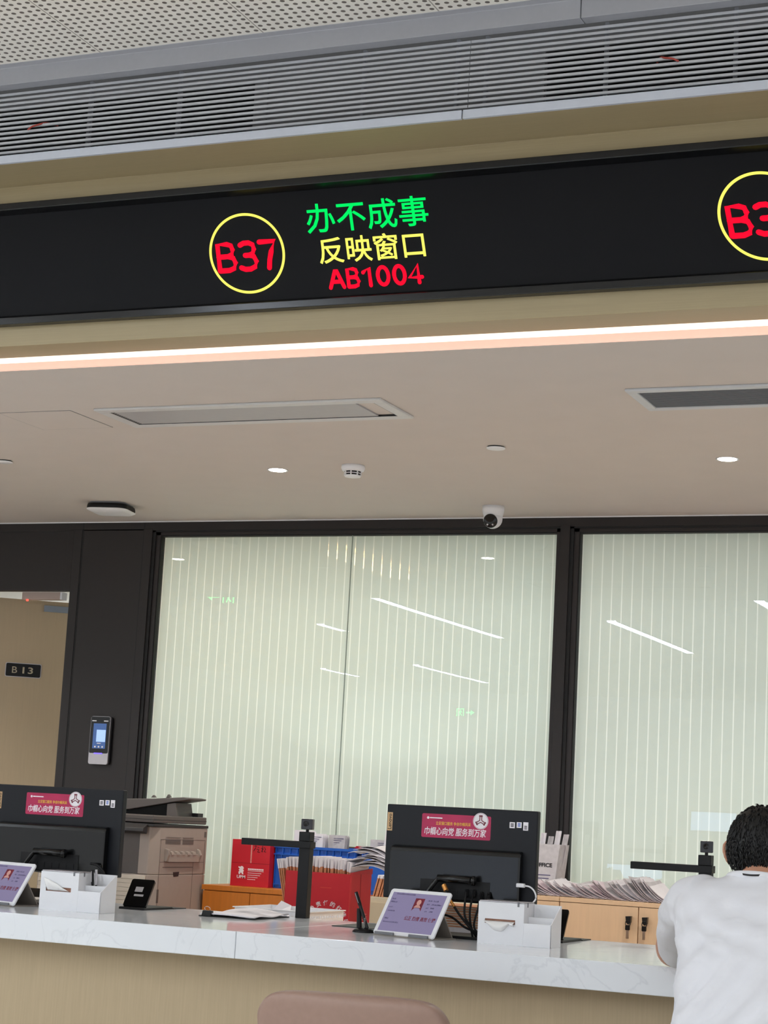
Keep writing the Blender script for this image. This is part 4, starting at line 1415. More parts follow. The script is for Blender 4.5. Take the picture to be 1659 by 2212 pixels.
# ---- blue crates
def make_crate():
    t = thing('plastic_crate', 'blue plastic crate of papers beside the standing red carton on the orange cabinet', 'crate', (-4.069, 8.34, 0.7965), 0, 'blue crates')
    x0, y0, z0 = -4.069, 8.34, 0.7965
    L, D, H, w = 0.42, 0.30, 0.200, 0.004
    b = MB()
    b.box(x0, x0 + L, y0, y0 + w, z0, z0 + H)
    b.box(x0, x0 + L, y0 + D - w, y0 + D, z0, z0 + H)
    b.box(x0, x0 + w, y0 + w, y0 + D - w, z0, z0 + H)
    b.box(x0 + L - w, x0 + L, y0 + w, y0 + D - w, z0, z0 + H)
    b.box(x0 + w, x0 + L - w, y0 + w, y0 + D - w, z0, z0 + w)
    obj('bin', b, M['blue'], t)
    b = MB()
    frame_rect(b, x0 - 0.010, x0 + L + 0.010, y0 - 0.010, y0 + D + 0.010, 0.0098, z0 + H - 0.012, z0 + H)
    frame_rect(b, x0 - 0.008, x0 + L + 0.008, y0 - 0.008, y0 + D + 0.008, 0.0078, z0 + H - 0.045, z0 + H - 0.040)
    for k in range(12):
        xx = x0 + 0.004 + k * (L - 0.012) / 11
        b.box(xx, xx + 0.004, y0 - 0.008, y0 - 0.0002, z0 + H - 0.040, z0 + H - 0.012)
    for xx in (x0 + 0.002, x0 + 0.035, x0 + L - 0.038, x0 + L - 0.005):
        b.box(xx, xx + 0.004, y0 - 0.007, y0 - 0.0002, z0 + 0.004, z0 + H - 0.045)
    b.box(x0, x0 + L, y0 - 0.006, y0 - 0.0002, z0 + 0.016, z0 + 0.021)
    obj('ribs', b, M['blue'], t)
    obj('foot', MB().box(x0 + 0.012, x0 + L - 0.012, y0 + 0.006, y0 + D - 0.006, z0, z0 + 0.0005), M['blue'], t)
    return t


cr = make_crate()
cr2 = dup(cr, (-3.625, 8.34, 0.7965), 'blue plastic crate of papers half hidden behind the right monitor')
# the second crate reaches past the orange cabinet onto the neighbouring low cabinet
t = carton('paper_carton', 'opened red carton with raised flaps wedged behind and between the blue crates', 'carton', -3.915, -3.70, 8.655, 8.86, 0.7965, 0.93, M['red_card'])
for a, c in ((-3.912, -3.826), (-3.808, -3.702)):
    obj('flap', MB().prism([(a, 0.93), (c, 0.93), (c, 0.990 if a < -3.85 else 1.003), (c - 0.018, 1.008), (a + 0.016, 1.008), (a, 0.994)], 8.655, 8.659), M['red_card'], t)
obj('inner_board', MB().box(-3.90, -3.72, 8.70, 8.704, 0.80, 1.002), pm('olive board', (96, 84, 58), 0.8), t)


def sheet(x0, x1, y, z0, z1, label, lean=0.02, mat='paper', group='papers standing in the blue crates', n=4, curl=0.0):
    """small bundle of upright papers"""
    t = thing('paper_bundle', label, 'papers', ((x0 + x1) / 2, y, z0), 0, None)
    b = MB()
    for k in range(n):
        yy = y + k * 0.006
        dx = 0.0035 * ((k * 7) % 3 - 1)
        dz = -0.004 * ((k * 5) % 3)
        b.grid(lambda u, v: (x0 + dx + (x1 - x0) * u + lean * v, yy + curl * v * v + 0.002 * math.sin(u * 5), z0 + (z1 + dz - z0) * v), 4, 6)
    o = obj('sheets', b, M[mat], t)
    o.modifiers.new('thick', 'SOLIDIFY').thickness = 0.0016
    b = MB()
    yy = y - 0.0026
    for k in range(3):
        z = z1 - 0.016 - k * 0.010
        b.box(x0 + lean + (x1 - x0) * 0.25, x0 + lean + (x1 - x0) * (0.85 - 0.12 * k), yy - 0.0004 + curl, yy + curl, z, z + 0.0024)
    if z1 - z0 > 0.06:
        obj('print', b, M['ink_grey'], t)


sheet(-4.045, -3.905, 8.46, 0.802, 1.050, 'bundle of printed papers in the left blue crate, leftmost', n=6, mat='paper_grey')
sheet(-4.00, -3.90, 8.40, 0.802, 1.070, 'tall white papers in the left blue crate behind the document camera head', 0.0, n=5)
sheet(-3.935, -3.845, 8.375, 0.802, 1.058, 'white envelopes with a dark stamp in the left blue crate', 0.008, n=9)
sheet(-3.84, -3.755, 8.42, 0.802, 1.056, 'grey printed papers at the right end of the left blue crate', 0.012, n=8, mat='paper_grey')
sheet(-3.615, -3.48, 8.42, 0.802, 1.046, 'pale printed sheets in the right blue crate, left bundle', 0.0, n=5, mat='paper_grey')
sheet(-3.545, -3.44, 8.36, 0.802, 1.094, 'tall white sheet in the right blue crate touching the monitor edge', 0.03, n=5)

# ---- cream low cabinet below the second crate and the row of files on it
t = thing('low_cabinet', 'cream low cabinet between the orange cabinet and the pale maple cabinet', 'cabinet', (-3.12, 8.35, 0))
obj('body', MB().box(-3.512, -2.865, 8.19, 8.66, 0, 0.7955), pm('cream laminate', (214, 200, 172), 0.5, var=0.03), t, bev=0.002)
obj('door', MB().box(-3.50, -3.19, 8.182, 8.189, 0.05, 0.770), pm('cream laminate door', (206, 190, 160), 0.5, var=0.03), t)
obj('door', MB().box(-3.185, -2.875, 8.182, 8.189, 0.05, 0.770), pm('cream laminate door', (206, 190, 160), 0.5, var=0.03), t)

# ---- front red carton full of files, on a grey pedestal
t = thing('pedestal', 'grey drawer pedestal under the front red carton', 'drawer unit', (-3.41, 7.52, 0))
obj('body', MB().box(-3.60, -3.20, 7.40, 7.72, 0, 0.64), M['grey'], t, bev=0.003)
for z in (0.05, 0.24, 0.43):
    d = obj('drawer', MB().box(-3.59, -3.21, 7.390, 7.399, z, z + 0.18), M['silver'], t)
t = carton('paper_carton', 'large open red carton crammed with files, behind the document camera post', 'carton', -3.556, -3.262, 7.40, 7.62, 0.6405, 0.912, M['red_card'])
b = MB()
b.prism([(7.40, 0.912), (7.62, 0.912), (7.62, 0.935), (7.40, 0.918)], -3.262, -3.258, 'x')
obj('side_flap', b, pm('side card', (196, 34, 48), 0.6), t)
obj('side_seam', MB().box(-3.262, -3.2612, 7.508, 7.511, 0.66, 0.912), pm('crease', (130, 16, 26), 0.6), t)
ARC = '负责任的红佳印'
for k, chx in enumerate(ARC):
    a = math.radians(133 - k * 20)
    c = Vector((-3.362, 7.3995, 0.700))
    R = 0.084
    p = c + Vector((math.cos(a), 0, math.sin(a) * 0.95)) * R
    ux = Vector((math.sin(a), 0, -math.cos(a)))
    uy = Vector((math.cos(a), 0, math.sin(a)))
    text('letter', chx, 0.021, 0.021, p - ux * 0.0105, M['white_ink'], t, ux, uy, 0.0005, bold=0.012)
b = MB()
for k, w_ in enumerate((0.05, 0.055, 0.045)):
    b.box(-3.2619, -3.2612, 7.56 - w_ / 2, 7.56 + w_ / 2, 0.745 - k * 0.010, 0.749 - k * 0.010)
obj('side_print', b, pm('pink ink', (222, 120, 122), 0.6), t)
obj('front_print', MB().box(-3.395, -3.345, 7.3993, 7.40, 0.8505, 0.853), pm('orange ink', (220, 70, 50), 0.6), t)

# files in the front carton: pale top, kraft body
fb = MB()
fb.box(-0.0026, 0.0026, -0.09, 0.09, 0.0, 0.232, 0)
fb.box(-0.0030, 0.0030, -0.092, 0.092, 0.232, 0.272, 1)
proto = None
random.seed(11)
for k in range(44):
    u = k / 43
    x = -3.546 + u * 0.272
    lean = math.radians(-13 * max(0, 1 - u * 4.2) + random.uniform(-1.5, 1.5))
    z = 0.690 + random.uniform(-0.004, 0.004) + 0.012 * math.sin(u * PI)
    if proto is None:
        proto = obj('paper_file', fb, [M['kraft'], M['paper']])
        o = proto
    else:
        o = proto.copy()
        COL.objects.link(o)
    o.matrix_world = Matrix.Translation((x, 7.505, z)) @ Matrix.Rotation(lean, 4, 'Y') @ Matrix.Rotation(random.uniform(-.03, .03), 4, 'Z')
    tag(o, 'thin white topped kraft file packed upright in the large open red carton', 'file', 'files in the large red carton')
# loose sheets spilling at its right
random.seed(21)
for k in range(9):
    def fn(u, v, k=k):
        x = -3.30 + 0.055 * (k % 3) * 0.4 + 0.185 * u
        return (x, 7.42 + 0.17 * v + 0.004 * k, 0.928 + 0.0065 * k + 0.055 * math.sin(u * 1.7 + 0.1 * k) - 0.03 * u * u - 0.02 * (1 - v) * u + 0.004 * math.sin(v * 6 + k))
    o = obj('paper_sheet', MB().grid(fn, 10, 5), M['paper'] if k % 2 else M['paper_grey'], smooth=True)
    o.modifiers.new('thick', 'SOLIDIFY').thickness = 0.0012
    tag(o, 'loose pale sheet spilling over the right rim of the large open red carton', 'paper', 'loose sheets on the large red carton')
# row of files on the cream cabinet
for k in range(16):
    o = proto.copy()
    COL.objects.link(o)
    u = k / 15
    o.matrix_world = (Matrix.Translation((-3.50 + 0.155 * u, 8.25, 0.797)) @ Matrix.Rotation(math.radians(14), 4, 'Y')
                      @ Matrix.Rotation(0.05 * math.sin(k * 2.1), 4, 'Z') @ Matrix.Diagonal((1.2, 0.5, 0.36 - 0.05 * u, 1)))
    tag(o, 'short kraft file leaning on the cream cabinet in front of the right blue crate', 'file', 'files in front of the right crate')

# ---- pale maple cabinet on the right
t = thing('filing_cabinet', 'pale maple cabinet with black locks below the right window', 'cabinet', (-2.0, 8.5, 0))
obj('body', MB().box(-2.86, -1.10, 8.312, 8.72, 0, 0.826), M['pale_wood'], t)
for a, c in ((-2.86, -2.650), (-2.647, -1.10)):
    obj('top', MB().box(a, c, 8.296, 8.73, 0.828, 0.848), M['pale_wood'], t, bev=0.001)
for k, (a, c) in enumerate(((-2.858, -2.650), (-2.646, -2.2925), (-2.2885, -1.94), (-1.936, -1.58), (-1.576, -1.105))):
    d = obj('door', MB().box(a, c, 8.297, 8.311, 0.06, 0.8255), M['pale_wood'], t, bev=0.001)
    if k in (1, 2):
        xl = -2.330 if k == 1 else -2.257
        z0 = 0.785
        b = MB()
        b.tube([(xl, 8.297, z0 - 0.018), (xl, 8.282, z0 - 0.018)], 0.011, 16)
        b.prism([(xl - 0.012, z0), (xl + 0.012, z0 + 0.002), (xl + 0.010, z0 - 0.026), (xl, z0 - 0.034), (xl - 0.009, z0 - 0.026)], 8.275, 8.2968)
        obj('lock', b, M['gloss_black'], d)
for k, xl in enumerate((-2.330, -2.257)):
    z0 = 0.746
    kt = thing('key_ring', ('key on a ring hanging from the left black cabinet lock', 'key on a ring hanging from the right black cabinet lock')[k], 'key', (xl, 8.28, z0))
    b = MB()
    b.tube([(xl + 0.011 * math.cos(q), 8.274, z0 + 0.010 + 0.013 * math.sin(q)) for q in [2 * PI * i / 20 for i in range(21)]], 0.0016, 6)
    obj('ring', b, M['black'], kt)
    obj('key_head', round_slab(MB(), xl, -z0 + 0.008, 0.010, 0.011, 0.004, [(-8.276, 0), (-8.270, 0)], M=Matrix.Rotation(PI / 2, 4, 'X') @ Matrix.Diagonal((1, -1, 1, 1))), M['gloss_black'], kt)
    obj('key_blade', MB().box(xl - 0.006, xl + 0.006, 8.272, 8.275, z0 - 0.055, z0 - 0.018), M['chrome'], kt)


# fanned document piles on it: sheets lying over each other like fallen dominoes
def pile(x0, x1, hgt, y0, depth, n, label, seed):
    rnd = random.Random(seed)
    t = thing('document_pile', label, 'papers', ((x0 + x1) / 2, y0 + depth / 2, 0.8485), 0)
    mats = [M['paper'], M['paper_grey'], pm('pinkish paper', (226, 210, 216), 0.85, var=0.05), pm('shaded paper edge', (178, 165, 168), 0.9, var=0.2)]
    b = MB()
    for k in range(n):
        u = k / (n - 1)
        foot = x0 + (x1 - x0) * u
        h = hgt * (0.62 + 0.38 * math.sin(PI * (0.15 + 0.75 * u))) * rnd.uniform(0.86, 1.06)
        dy = rnd.uniform(-0.006, 0.006)
        ln = 0.150 * rnd.uniform(0.86, 1.06)

        def fn(a, c):
            # a runs along the sheet from its foot (right, low) to its free edge (left, high)
            return (foot - a * ln * (1 - 1.5 * a * h), y0 + dy + depth * c, 0.8496 + h * (a ** 1.6) + 0.006 * a * math.sin(c * 3 + k))
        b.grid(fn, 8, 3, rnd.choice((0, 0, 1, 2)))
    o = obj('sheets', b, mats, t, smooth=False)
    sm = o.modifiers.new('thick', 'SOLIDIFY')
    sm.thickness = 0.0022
    sm.material_offset_rim = 3  # darker sheet rims: shade between the sheets painted into the colour
    return t


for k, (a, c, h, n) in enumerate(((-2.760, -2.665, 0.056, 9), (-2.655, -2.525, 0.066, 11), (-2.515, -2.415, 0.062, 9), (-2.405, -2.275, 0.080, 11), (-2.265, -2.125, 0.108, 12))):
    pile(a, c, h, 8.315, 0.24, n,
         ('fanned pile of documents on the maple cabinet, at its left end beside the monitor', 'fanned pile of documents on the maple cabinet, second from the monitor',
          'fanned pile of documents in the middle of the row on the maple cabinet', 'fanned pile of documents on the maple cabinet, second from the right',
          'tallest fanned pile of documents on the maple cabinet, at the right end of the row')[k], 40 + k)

# white tapered holder with papers
t = thing('paper_holder', 'white tapered paper holder box with black lettering, right of the monitor', 'file box', (-2.86, 8.6, 0.796))
b = MB()
b.prism([(-2.98, 0.849), (-2.752, 0.849), (-2.728, 1.070), (-2.98, 1.070)], 8.52, 8.524)
b.prism([(-2.98, 0.849), (-2.752, 0.849), (-2.728, 1.070), (-2.98, 1.070)], 8.656, 8.66)
b.add([(-2.752, 8.524, 0.849), (-2.752, 8.656, 0.849), (-2.728, 8.656, 1.070), (-2.728, 8.524, 1.070), (-2.756, 8.524, 0.849), (-2.756, 8.656, 0.849), (-2.732, 8.656, 1.070), (-2.732, 8.524, 1.070)],
      [(0, 1, 2, 3), (7, 6, 5, 4), (0, 3, 7, 4), (1, 5, 6, 2), (2, 6, 7, 3), (0, 4, 5, 1)])
b.box(-2.98, -2.976, 8.524, 8.656, 0.849, 1.07)
b.box(-2.976, -2.756, 8.524, 8.656, 0.849, 0.853)
obj('box', b, M['paper_grey'], t)
text('lettering', 'OFFICE', 0.085, 0.018, (-2.846, 8.5195, 0.968), M['ink'], t, bold=0.025)
obj('print', MB().box(-2.840, -2.768, 8.5193, 8.52, 0.930, 0.934).box(-2.835, -2.775, 8.5193, 8.52, 0.915, 0.919), M['ink_grey'], t)
for k in range(7):
    x = -2.96 + k * 0.030

    def fn(u, v, k=k, x=x):
        return (x + 0.026 * u + 0.02 * v + 0.004 * k * v, 8.56 + 0.006 * k + 0.012 * math.sin(u * 3), 0.86 + (0.262 + 0.010 * ((k * 3) % 4) - 0.004 * k) * v)
    o = obj('envelope', MB().grid(fn, 5, 4), M['paper'] if k % 2 else M['paper_grey'])
    o.modifiers.new('thick', 'SOLIDIFY').thickness = 0.004
    tag(o, 'folded pale paper standing in the white tapered holder box', 'paper', 'papers in the tapered holder')

# ---- copier
t = thing('copier', 'tall taupe office copier with dark scanner lid and feeder, left of the orange cabinet', 'copier', (-4.68, 8.0, 0))
XR, XL, Y0, Y1 = -4.385, -4.985, 7.74, 8.245
b = MB()
side = [(XL, Y0), (XR - 0.025, Y0), (XR, Y0 + 0.055), (XR, Y1), (XL, Y1)]
b.prism(side, 0.03, 0.84, 'z')
obj('lower_body', b, M['taupe'], t, bev=0.004)
b = MB()
b.prism([(XR - 0.075, Y0), (XR - 0.025, Y0), (XR, Y0 + 0.055), (XR, Y1), (XR - 0.075, Y1)], 0.841, 1.053, 'z')
b.box(XL, XL + 0.06, Y0 + 0.02, Y1, 0.841, 1.053)
b.box(XL + 0.06, XR - 0.075, Y1 - 0.06, Y1, 0.841, 1.053)
obj('upper_body', b, M['taupe'], t, bev=0.003)
obj('inner_panel', MB().box(XR - 0.17, XR - 0.0755, Y0 + 0.01, Y1 - 0.06, 0.841, 1.020), M['taupe_dark'], t)
obj('paper_exit', MB().box(XL + 0.06, XR - 0.17, Y0 + 0.20, Y0 + 0.22, 0.841, 1.04), M['copier_black'], t)
obj('exit_tray', MB().add([(XL + 0.06, Y0 + 0.01, 0.845), (XR - 0.171, Y0 + 0.01, 0.87), (XR - 0.171, Y0 + 0.2, 0.87), (XL + 0.06, Y0 + 0.2, 0.845),
                           (XL + 0.06, Y0 + 0.01, 0.842), (XR - 0.171, Y0 + 0.01, 0.842), (XR - 0.171, Y0 + 0.2, 0.842), (XL + 0.06, Y0 + 0.2, 0.842)],
                          [(0, 1, 2, 3), (7, 6, 5, 4), (0, 4, 5, 1), (1, 5, 6, 2), (2, 6, 7, 3), (3, 7, 4, 0)]), M['copier_black'], t)
b = MB()
for k in range(24):
    b.box(XL + 0.01, XR - 0.03, Y0 - 0.006 - 0.0025 * (k % 2), Y0 - 0.0004, 0.38 + k * 0.019, 0.398 + k * 0.019)
obj('paper_drawers', b, M['cream'], t, bev=0.001, label='cream ribbed drawer fronts')
obj('top_plate', MB().prism([(XL, Y0 - 0.015), (XR + 0.003, Y0 - 0.015), (XR + 0.003, Y1), (XL, Y1)], 1.0535, 1.066, 'z'), M['copier_black'], t, bev=0.002)
obj('control_panel', MB().prism([(Y0 - 0.055, 1.030), (Y0 - 0.016, 1.020), (Y0 - 0.016, 1.064), (Y0 - 0.05, 1.045)], XL + 0.02, XR - 0.03, 'x'), M['copier_black'], t, bev=0.002)
lid = obj('scanner_lid', MB().prism([(XL, Y0 - 0.01), (XR - 0.004, Y0 - 0.01), (XR - 0.004, Y1 - 0.01), (XL, Y1 - 0.01)], 1.0705, 1.104, 'z'), M['taupe_dark'], t, bev=0.004)
obj('lid_seam', MB().box(XL, XR - 0.003, Y0 - 0.0115, Y1 - 0.0105, 1.084, 1.0865), M['copier_black'], lid)
# document feeder: sloping tray over a dark output slot
FY0, FY1 = 8.02, 8.20
fd = obj('feeder_tray', MB().prism([(XL + 0.02, 1.120), (XL + 0.29, 1.124), (XR - 0.055, 1.172), (XR + 0.004, 1.182), (XR + 0.008, 1.188), (XR - 0.02, 1.193), (XL + 0.42, 1.180),
                                    (XL + 0.25, 1.172), (XL + 0.02, 1.172)], FY0, FY1), M['taupe_dark'], t, bev=0.003)
obj('feeder_foot', MB().prism([(XR - 0.105, 1.1045), (XR - 0.050, 1.1045), (XR - 0.062, 1.165), (XR - 0.105, 1.158)], FY0 + 0.005, FY1 - 0.02), M['taupe_dark'], t)
obj('output_slot', MB().prism([(XL + 0.02, 1.1045), (XR - 0.105, 1.1045), (XR - 0.105, 1.160), (XL + 0.29, 1.123), (XL + 0.02, 1.119)], FY0 + 0.02, FY1 - 0.02), M['void'], t)
obj('hinge_block', MB().box(XR - 0.06, XR - 0.02, Y1 - 0.07, Y1 - 0.02, 1.1045, 1.122), M['copier_black'], t)
obj('paper_guide', MB().prism([(XR - 0.22, 1.184), (XR - 0.21, 1.196), (XR - 0.20, 1.185)], FY0 + 0.05, FY0 + 0.07), M['taupe_dark'], fd)
obj('paper_guide', MB().prism([(XR - 0.14, 1.186), (XR - 0.13, 1.203), (XR - 0.12, 1.190)], FY0 + 0.05, FY0 + 0.07), M['taupe_dark'], fd)
# side panel details (on the +x face)
xs_ = XR + 0.0006


def ybox(b, y0, y1, z0, z1, d=0.003):
    b.box(XR, XR + d, y0, y1, z0, z1)


b = MB()
for (ya, yb_) in ((7.845, 7.985), (8.005, 8.11)):
    ybox(b, ya, yb_, 1.0075, 1.0085)
    for k in range(5):
        ybox(b, ya, yb_, 0.978 + k * 0.0042, 0.9802 + k * 0.0042, 0.0012)
for y_, z0, z1 in ((7.803, 0.60, 0.998), (8.225, 0.60, 0.998)):
    ybox(b, y_ - 0.001, y_ + 0.001, z0, z1, 0.0008)
ybox(b, 7.803, 8.225, 0.997, 0.9985, 0.0008)
ybox(b, 7.803, 8.225, 0.896, 0.8975, 0.0008)
ybox(b, 7.835, 8.12, 0.872, 0.875, 0.0012)
ybox(b, 8.12, 8.1215, 0.55, 0.897, 0.0008)
for k in range(6):
    ybox(b, 8.213, 8.232, 1.012 + k * 0.0045, 1.0145 + k * 0.0045, 0.0012)
obj('side_lines', b, M['taupe_dark'], t)
b = MB()
b.prism([(XR, 0.903), (XR + 0.012, 0.900), (XR + 0.022, 0.930), (XR + 0.022, 0.952), (XR, 0.958)], 7.842, 7.86)
b.prism([(XR, 0.900), (XR + 0.016, 0.898), (XR + 0.016, 0.932), (XR, 0.936)], 7.8605, 8.145)
b.prism([(XR, 0.903), (XR + 0.012, 0.900), (XR + 0.022, 0.930), (XR + 0.012, 0.950), (XR, 0.958)], 8.146, 8.165)
for k in range(5):
    y_ = 7.875 + k * 0.052
    b.prism([(XR, 0.930), (XR + 0.020, 0.930), (XR + 0.018, 0.942), (XR, 0.947)], y_, y_ + 0.028)
obj('bypass_tray', b, M['taupe'], t, bev=0.001)
b = MB()
b.prism([(7.935, 0.851), (7.992, 0.853), (7.985, 0.832), (7.942, 0.830)], XR, XR + 0.0012, 'x')
obj('door_grip', b, M['copier_black'], t)
b = MB()
ybox(b, 7.795, 7.812, 0.715, 0.775, 0.0012)
obj('side_handle', b, M['taupe_dark'], t)
obj('castor_base', MB().box(XL + 0.02, XR - 0.04, Y0 + 0.03, Y1 - 0.02, 0.0, 0.0295), M['black'], t)

# ---- black office chair behind the left monitor
t = thing('office_chair', 'black office chair between the left monitor and the copier', 'chair', (-4.55, 7.32, 0))
T = Matrix.Translation((-4.55, 7.32, 0))
obj('seat', round_slab(MB(), 0, 0, 0.23, 0.23, 0.07, [(0.43, 0.02), (0.45, 0), (0.485, 0), (0.50, 0.02)], M=T), M['black'], t)
obj('backrest', MB().grid(lambda u, v: (-0.20 + 0.40 * u, -0.235 + 0.05 * (2 * u - 1) ** 2 - 0.04 * v, 0.56 + 0.22 * v), 10, 6, M=T), M['black'], t)
t.children[-1].modifiers.new('thick', 'SOLIDIFY').thickness = 0.03
obj('column', MB().tube([(0, 0, 0.06), (0, 0, 0.44)], 0.03, 16, M=T), M['chrome'], t)
b = MB()
for k in range(5):
    a = 2 * PI * k / 5
    b.tube([(0.02 * math.cos(a), 0.02 * math.sin(a), 0.09), (0.28 * math.cos(a), 0.28 * math.sin(a), 0.055)], [0.022, 0.014], 8, M=T)
    b.lathe([(0.025, 0), (0.028, 0.025), (0.025, 0.05)], 12, M=T @ Matrix.Translation((0.28 * math.cos(a), 0.28 * math.sin(a), 0)))
obj('star_base', b, M['black'], t)
obj('armrest', MB().tube(smooth_path([(0.24, 0.12, 0.47), (0.27, 0.12, 0.60), (0.26, -0.02, 0.69), (0.25, -0.16, 0.68)], 6), [0.02] * 18 + [0.026], 10, M=T), M['gloss_black'], t)
obj('armrest', MB().tube(smooth_path([(-0.24, 0.12, 0.47), (-0.27, 0.12, 0.60), (-0.26, -0.02, 0.69), (-0.25, -0.16, 0.68)], 6), [0.02] * 18 + [0.026], 10, M=T), M['gloss_black'], t)

# ================================================================== visitor chair in the foreground
t = thing('visitor_chair', 'rounded taupe leather visitor chair in front of the counter', 'chair', (-2.112, 4.88, -0.0), math.radians(9))
T = t.matrix_world.copy()


def back_ring(k, n=10):
    pass


rings = []
NS = 14
for i in range(NS + 1):
    # horizontal sections of the shell back, rounded towards the top
    v = i / NS
    z = 0.352 + 0.335 * v
    hw = 0.268 - 0.02 * (1 - v)
    if z > 0.60:
        q = min(1.0, (z - 0.60) / 0.096)
        hw = 0.268 - 0.125 * (1 - math.sqrt(max(0.0, 1 - q * q)))
    th = 0.036 if z < 0.66 else 0.036 * math.sqrt(max(0.02, 1 - ((z - 0.66) / 0.036) ** 2))
    ring = []
    m = 16
    for j in range(m + 1):
        x = -hw + 2 * hw * j / m
        ring.append((x, -0.05 + 0.40 * x * x * 1.6 - 0.03 * v - th, z))
    for j in range(m + 1):
        x = hw - 2 * hw * j / m
        ring.append((x, -0.05 + 0.40 * x * x * 1.6 - 0.03 * v + th, z))
    rings.append(ring)
bk = obj('backrest', MB().loft(rings, M=T), M['leather'], t, smooth=True)
s_ = bk.modifiers.new('soft', 'SUBSURF')
s_.levels = s_.render_levels = 2
obj('seat', round_slab(MB(), 0, 0.20, 0.25, 0.24, 0.09, [(0.38, 0.03), (0.40, 0), (0.44, 0), (0.46, 0.025)], M=T), M['leather'], t, smooth=True)
for sx in (-1, 1):
    for yy in (0.0, 0.38):
        obj('leg', MB().tube([(sx * 0.17, yy + 0.02, 0.40), (sx * 0.22, yy + (0.04 if yy else -0.03), 0.0)], [0.016, 0.011], 12, M=T), M['black'], t)

# ================================================================== person
STX, STY = -1.055, 4.80
t = thing('stool', 'round stool under the seated man in the white shirt', 'stool', (STX, STY, 0))
T = Matrix.Translation((STX, STY, 0))
obj('seat', MB().lathe([(0.0, 0.29), (0.17, 0.29), (0.185, 0.305), (0.185, 0.335), (0.17, 0.345), (0.0, 0.345)], 32, M=T), M['leather'], t, smooth=False)
for k in range(4):
    a = PI / 4 + k * PI / 2
    obj('leg', MB().tube([(0.12 * math.cos(a), 0.12 * math.sin(a), 0.29), (0.19 * math.cos(a), 0.19 * math.sin(a), 0)], 0.014, 10, M=T), M['black'], t)


def skin(verts, edges, radii, sub=2, root=0):
    me = bpy.data.meshes.new('tmp')
    me.from_pydata(verts, edges, [])
    o = bpy.data.objects.new('tmp', me)
    COL.objects.link(o)
    sm = o.modifiers.new('skin', 'SKIN')
    sm.use_smooth_shade = True
    for i, r in enumerate(radii):
        rr = r if isinstance(r, tuple) else (r, r)
        me.skin_vertices[0].data[i].radius = rr
        me.skin_vertices[0].data[i].use_root = (i == root)
    ss = o.modifiers.new('sub', 'SUBSURF')
    ss.levels = ss.render_levels = sub
    dg = bpy.context.evaluated_depsgraph_get()
    out = bpy.data.meshes.new_from_object(o.evaluated_get(dg))
    bpy.data.objects.remove(o)
    return [tuple(v.co) for v in out.vertices], [tuple(p.vertices) for p in out.polygons]


def fuse(mb, voxel, smooth_it=4):
    """one continuous skin out of overlapping shells"""
    me = bpy.data.meshes.new('tmp')
    me.from_pydata(mb.v, [], mb.f)
    bm = bmesh.new()
    bm.from_mesh(me)
    bmesh.ops.recalc_face_normals(bm, faces=bm.faces)
    bm.to_mesh(me)
    bm.free()
    o = bpy.data.objects.new('tmp', me)
    COL.objects.link(o)
    r = o.modifiers.new('r', 'REMESH')
    r.mode = 'VOXEL'
    r.voxel_size = voxel
    s = o.modifiers.new('s', 'SMOOTH')
    s.iterations = smooth_it
    s.factor = 0.5
    dg = bpy.context.evaluated_depsgraph_get()
    out = bpy.data.meshes.new_from_object(o.evaluated_get(dg))
    bpy.data.objects.remove(o)
    return out


PX = -1.062
body = MB()
SH_L, EL_L, WR_L = Vector((PX - 0.172, 5.00, 0.988)), Vector((-1.398, 5.388, 0.824)), Vector((-1.17, 5.60, 0.812))
SH_R, EL_R, WR_R = Vector((PX + 0.172, 5.00, 0.988)), Vector((-0.727, 5.388, 0.824)), Vector((-0.95, 5.60, 0.812))
V = [(PX, 4.83, 0.50), (PX, 4.82, 0.62), (PX, 4.86, 0.78), (PX, 4.93, 0.92), (PX - 0.003, 4.985, 1.02), (PX - 0.004, 5.010, 1.085),
     tuple(SH_L), tuple(SH_L.lerp(EL_L, 0.5)), tuple(EL_L), tuple(EL_L.lerp(WR_L, 0.4)), tuple(WR_L),
     tuple(SH_R), tuple(SH_R.lerp(EL_R, 0.5)), tuple(EL_R), tuple(EL_R.lerp(WR_R, 0.4)), tuple(WR_R),
     (PX - 0.10, 4.84, 0.49), (PX - 0.13, 5.22, 0.50), (PX - 0.13, 5.24, 0.28), (PX - 0.13, 5.20, 0.08), (PX - 0.13, 5.32, 0.035),
     (PX + 0.10, 4.84, 0.49), (PX + 0.13, 5.22, 0.50), (PX + 0.13, 5.24, 0.28), (PX + 0.13, 5.20, 0.08), (PX + 0.13, 5.32, 0.035)]
E_ = [(0, 1), (1, 2), (2, 3), (3, 4), (4, 5), (3, 6), (6, 7), (7, 8), (8, 9), (9, 10), (3, 11), (11, 12), (12, 13), (13, 14), (14, 15),
      (0, 16), (16, 17), (17, 18), (18, 19), (19, 20), (0, 21), (21, 22), (22, 23), (23, 24), (24, 25)]
Rd = [(0.138, 0.112), (0.13, 0.105), (0.135, 0.105), (0.13, 0.10), (0.058, 0.058), (0.054, 0.056),
      0.058, 0.050, 0.050, 0.040, 0.028, 0.058, 0.050, 0.050, 0.040, 0.028,
      0.088, 0.064, 0.055, 0.038, 0.034, 0.088, 0.064, 0.055, 0.038, 0.034]
body.add(*skin(V, E_, Rd))


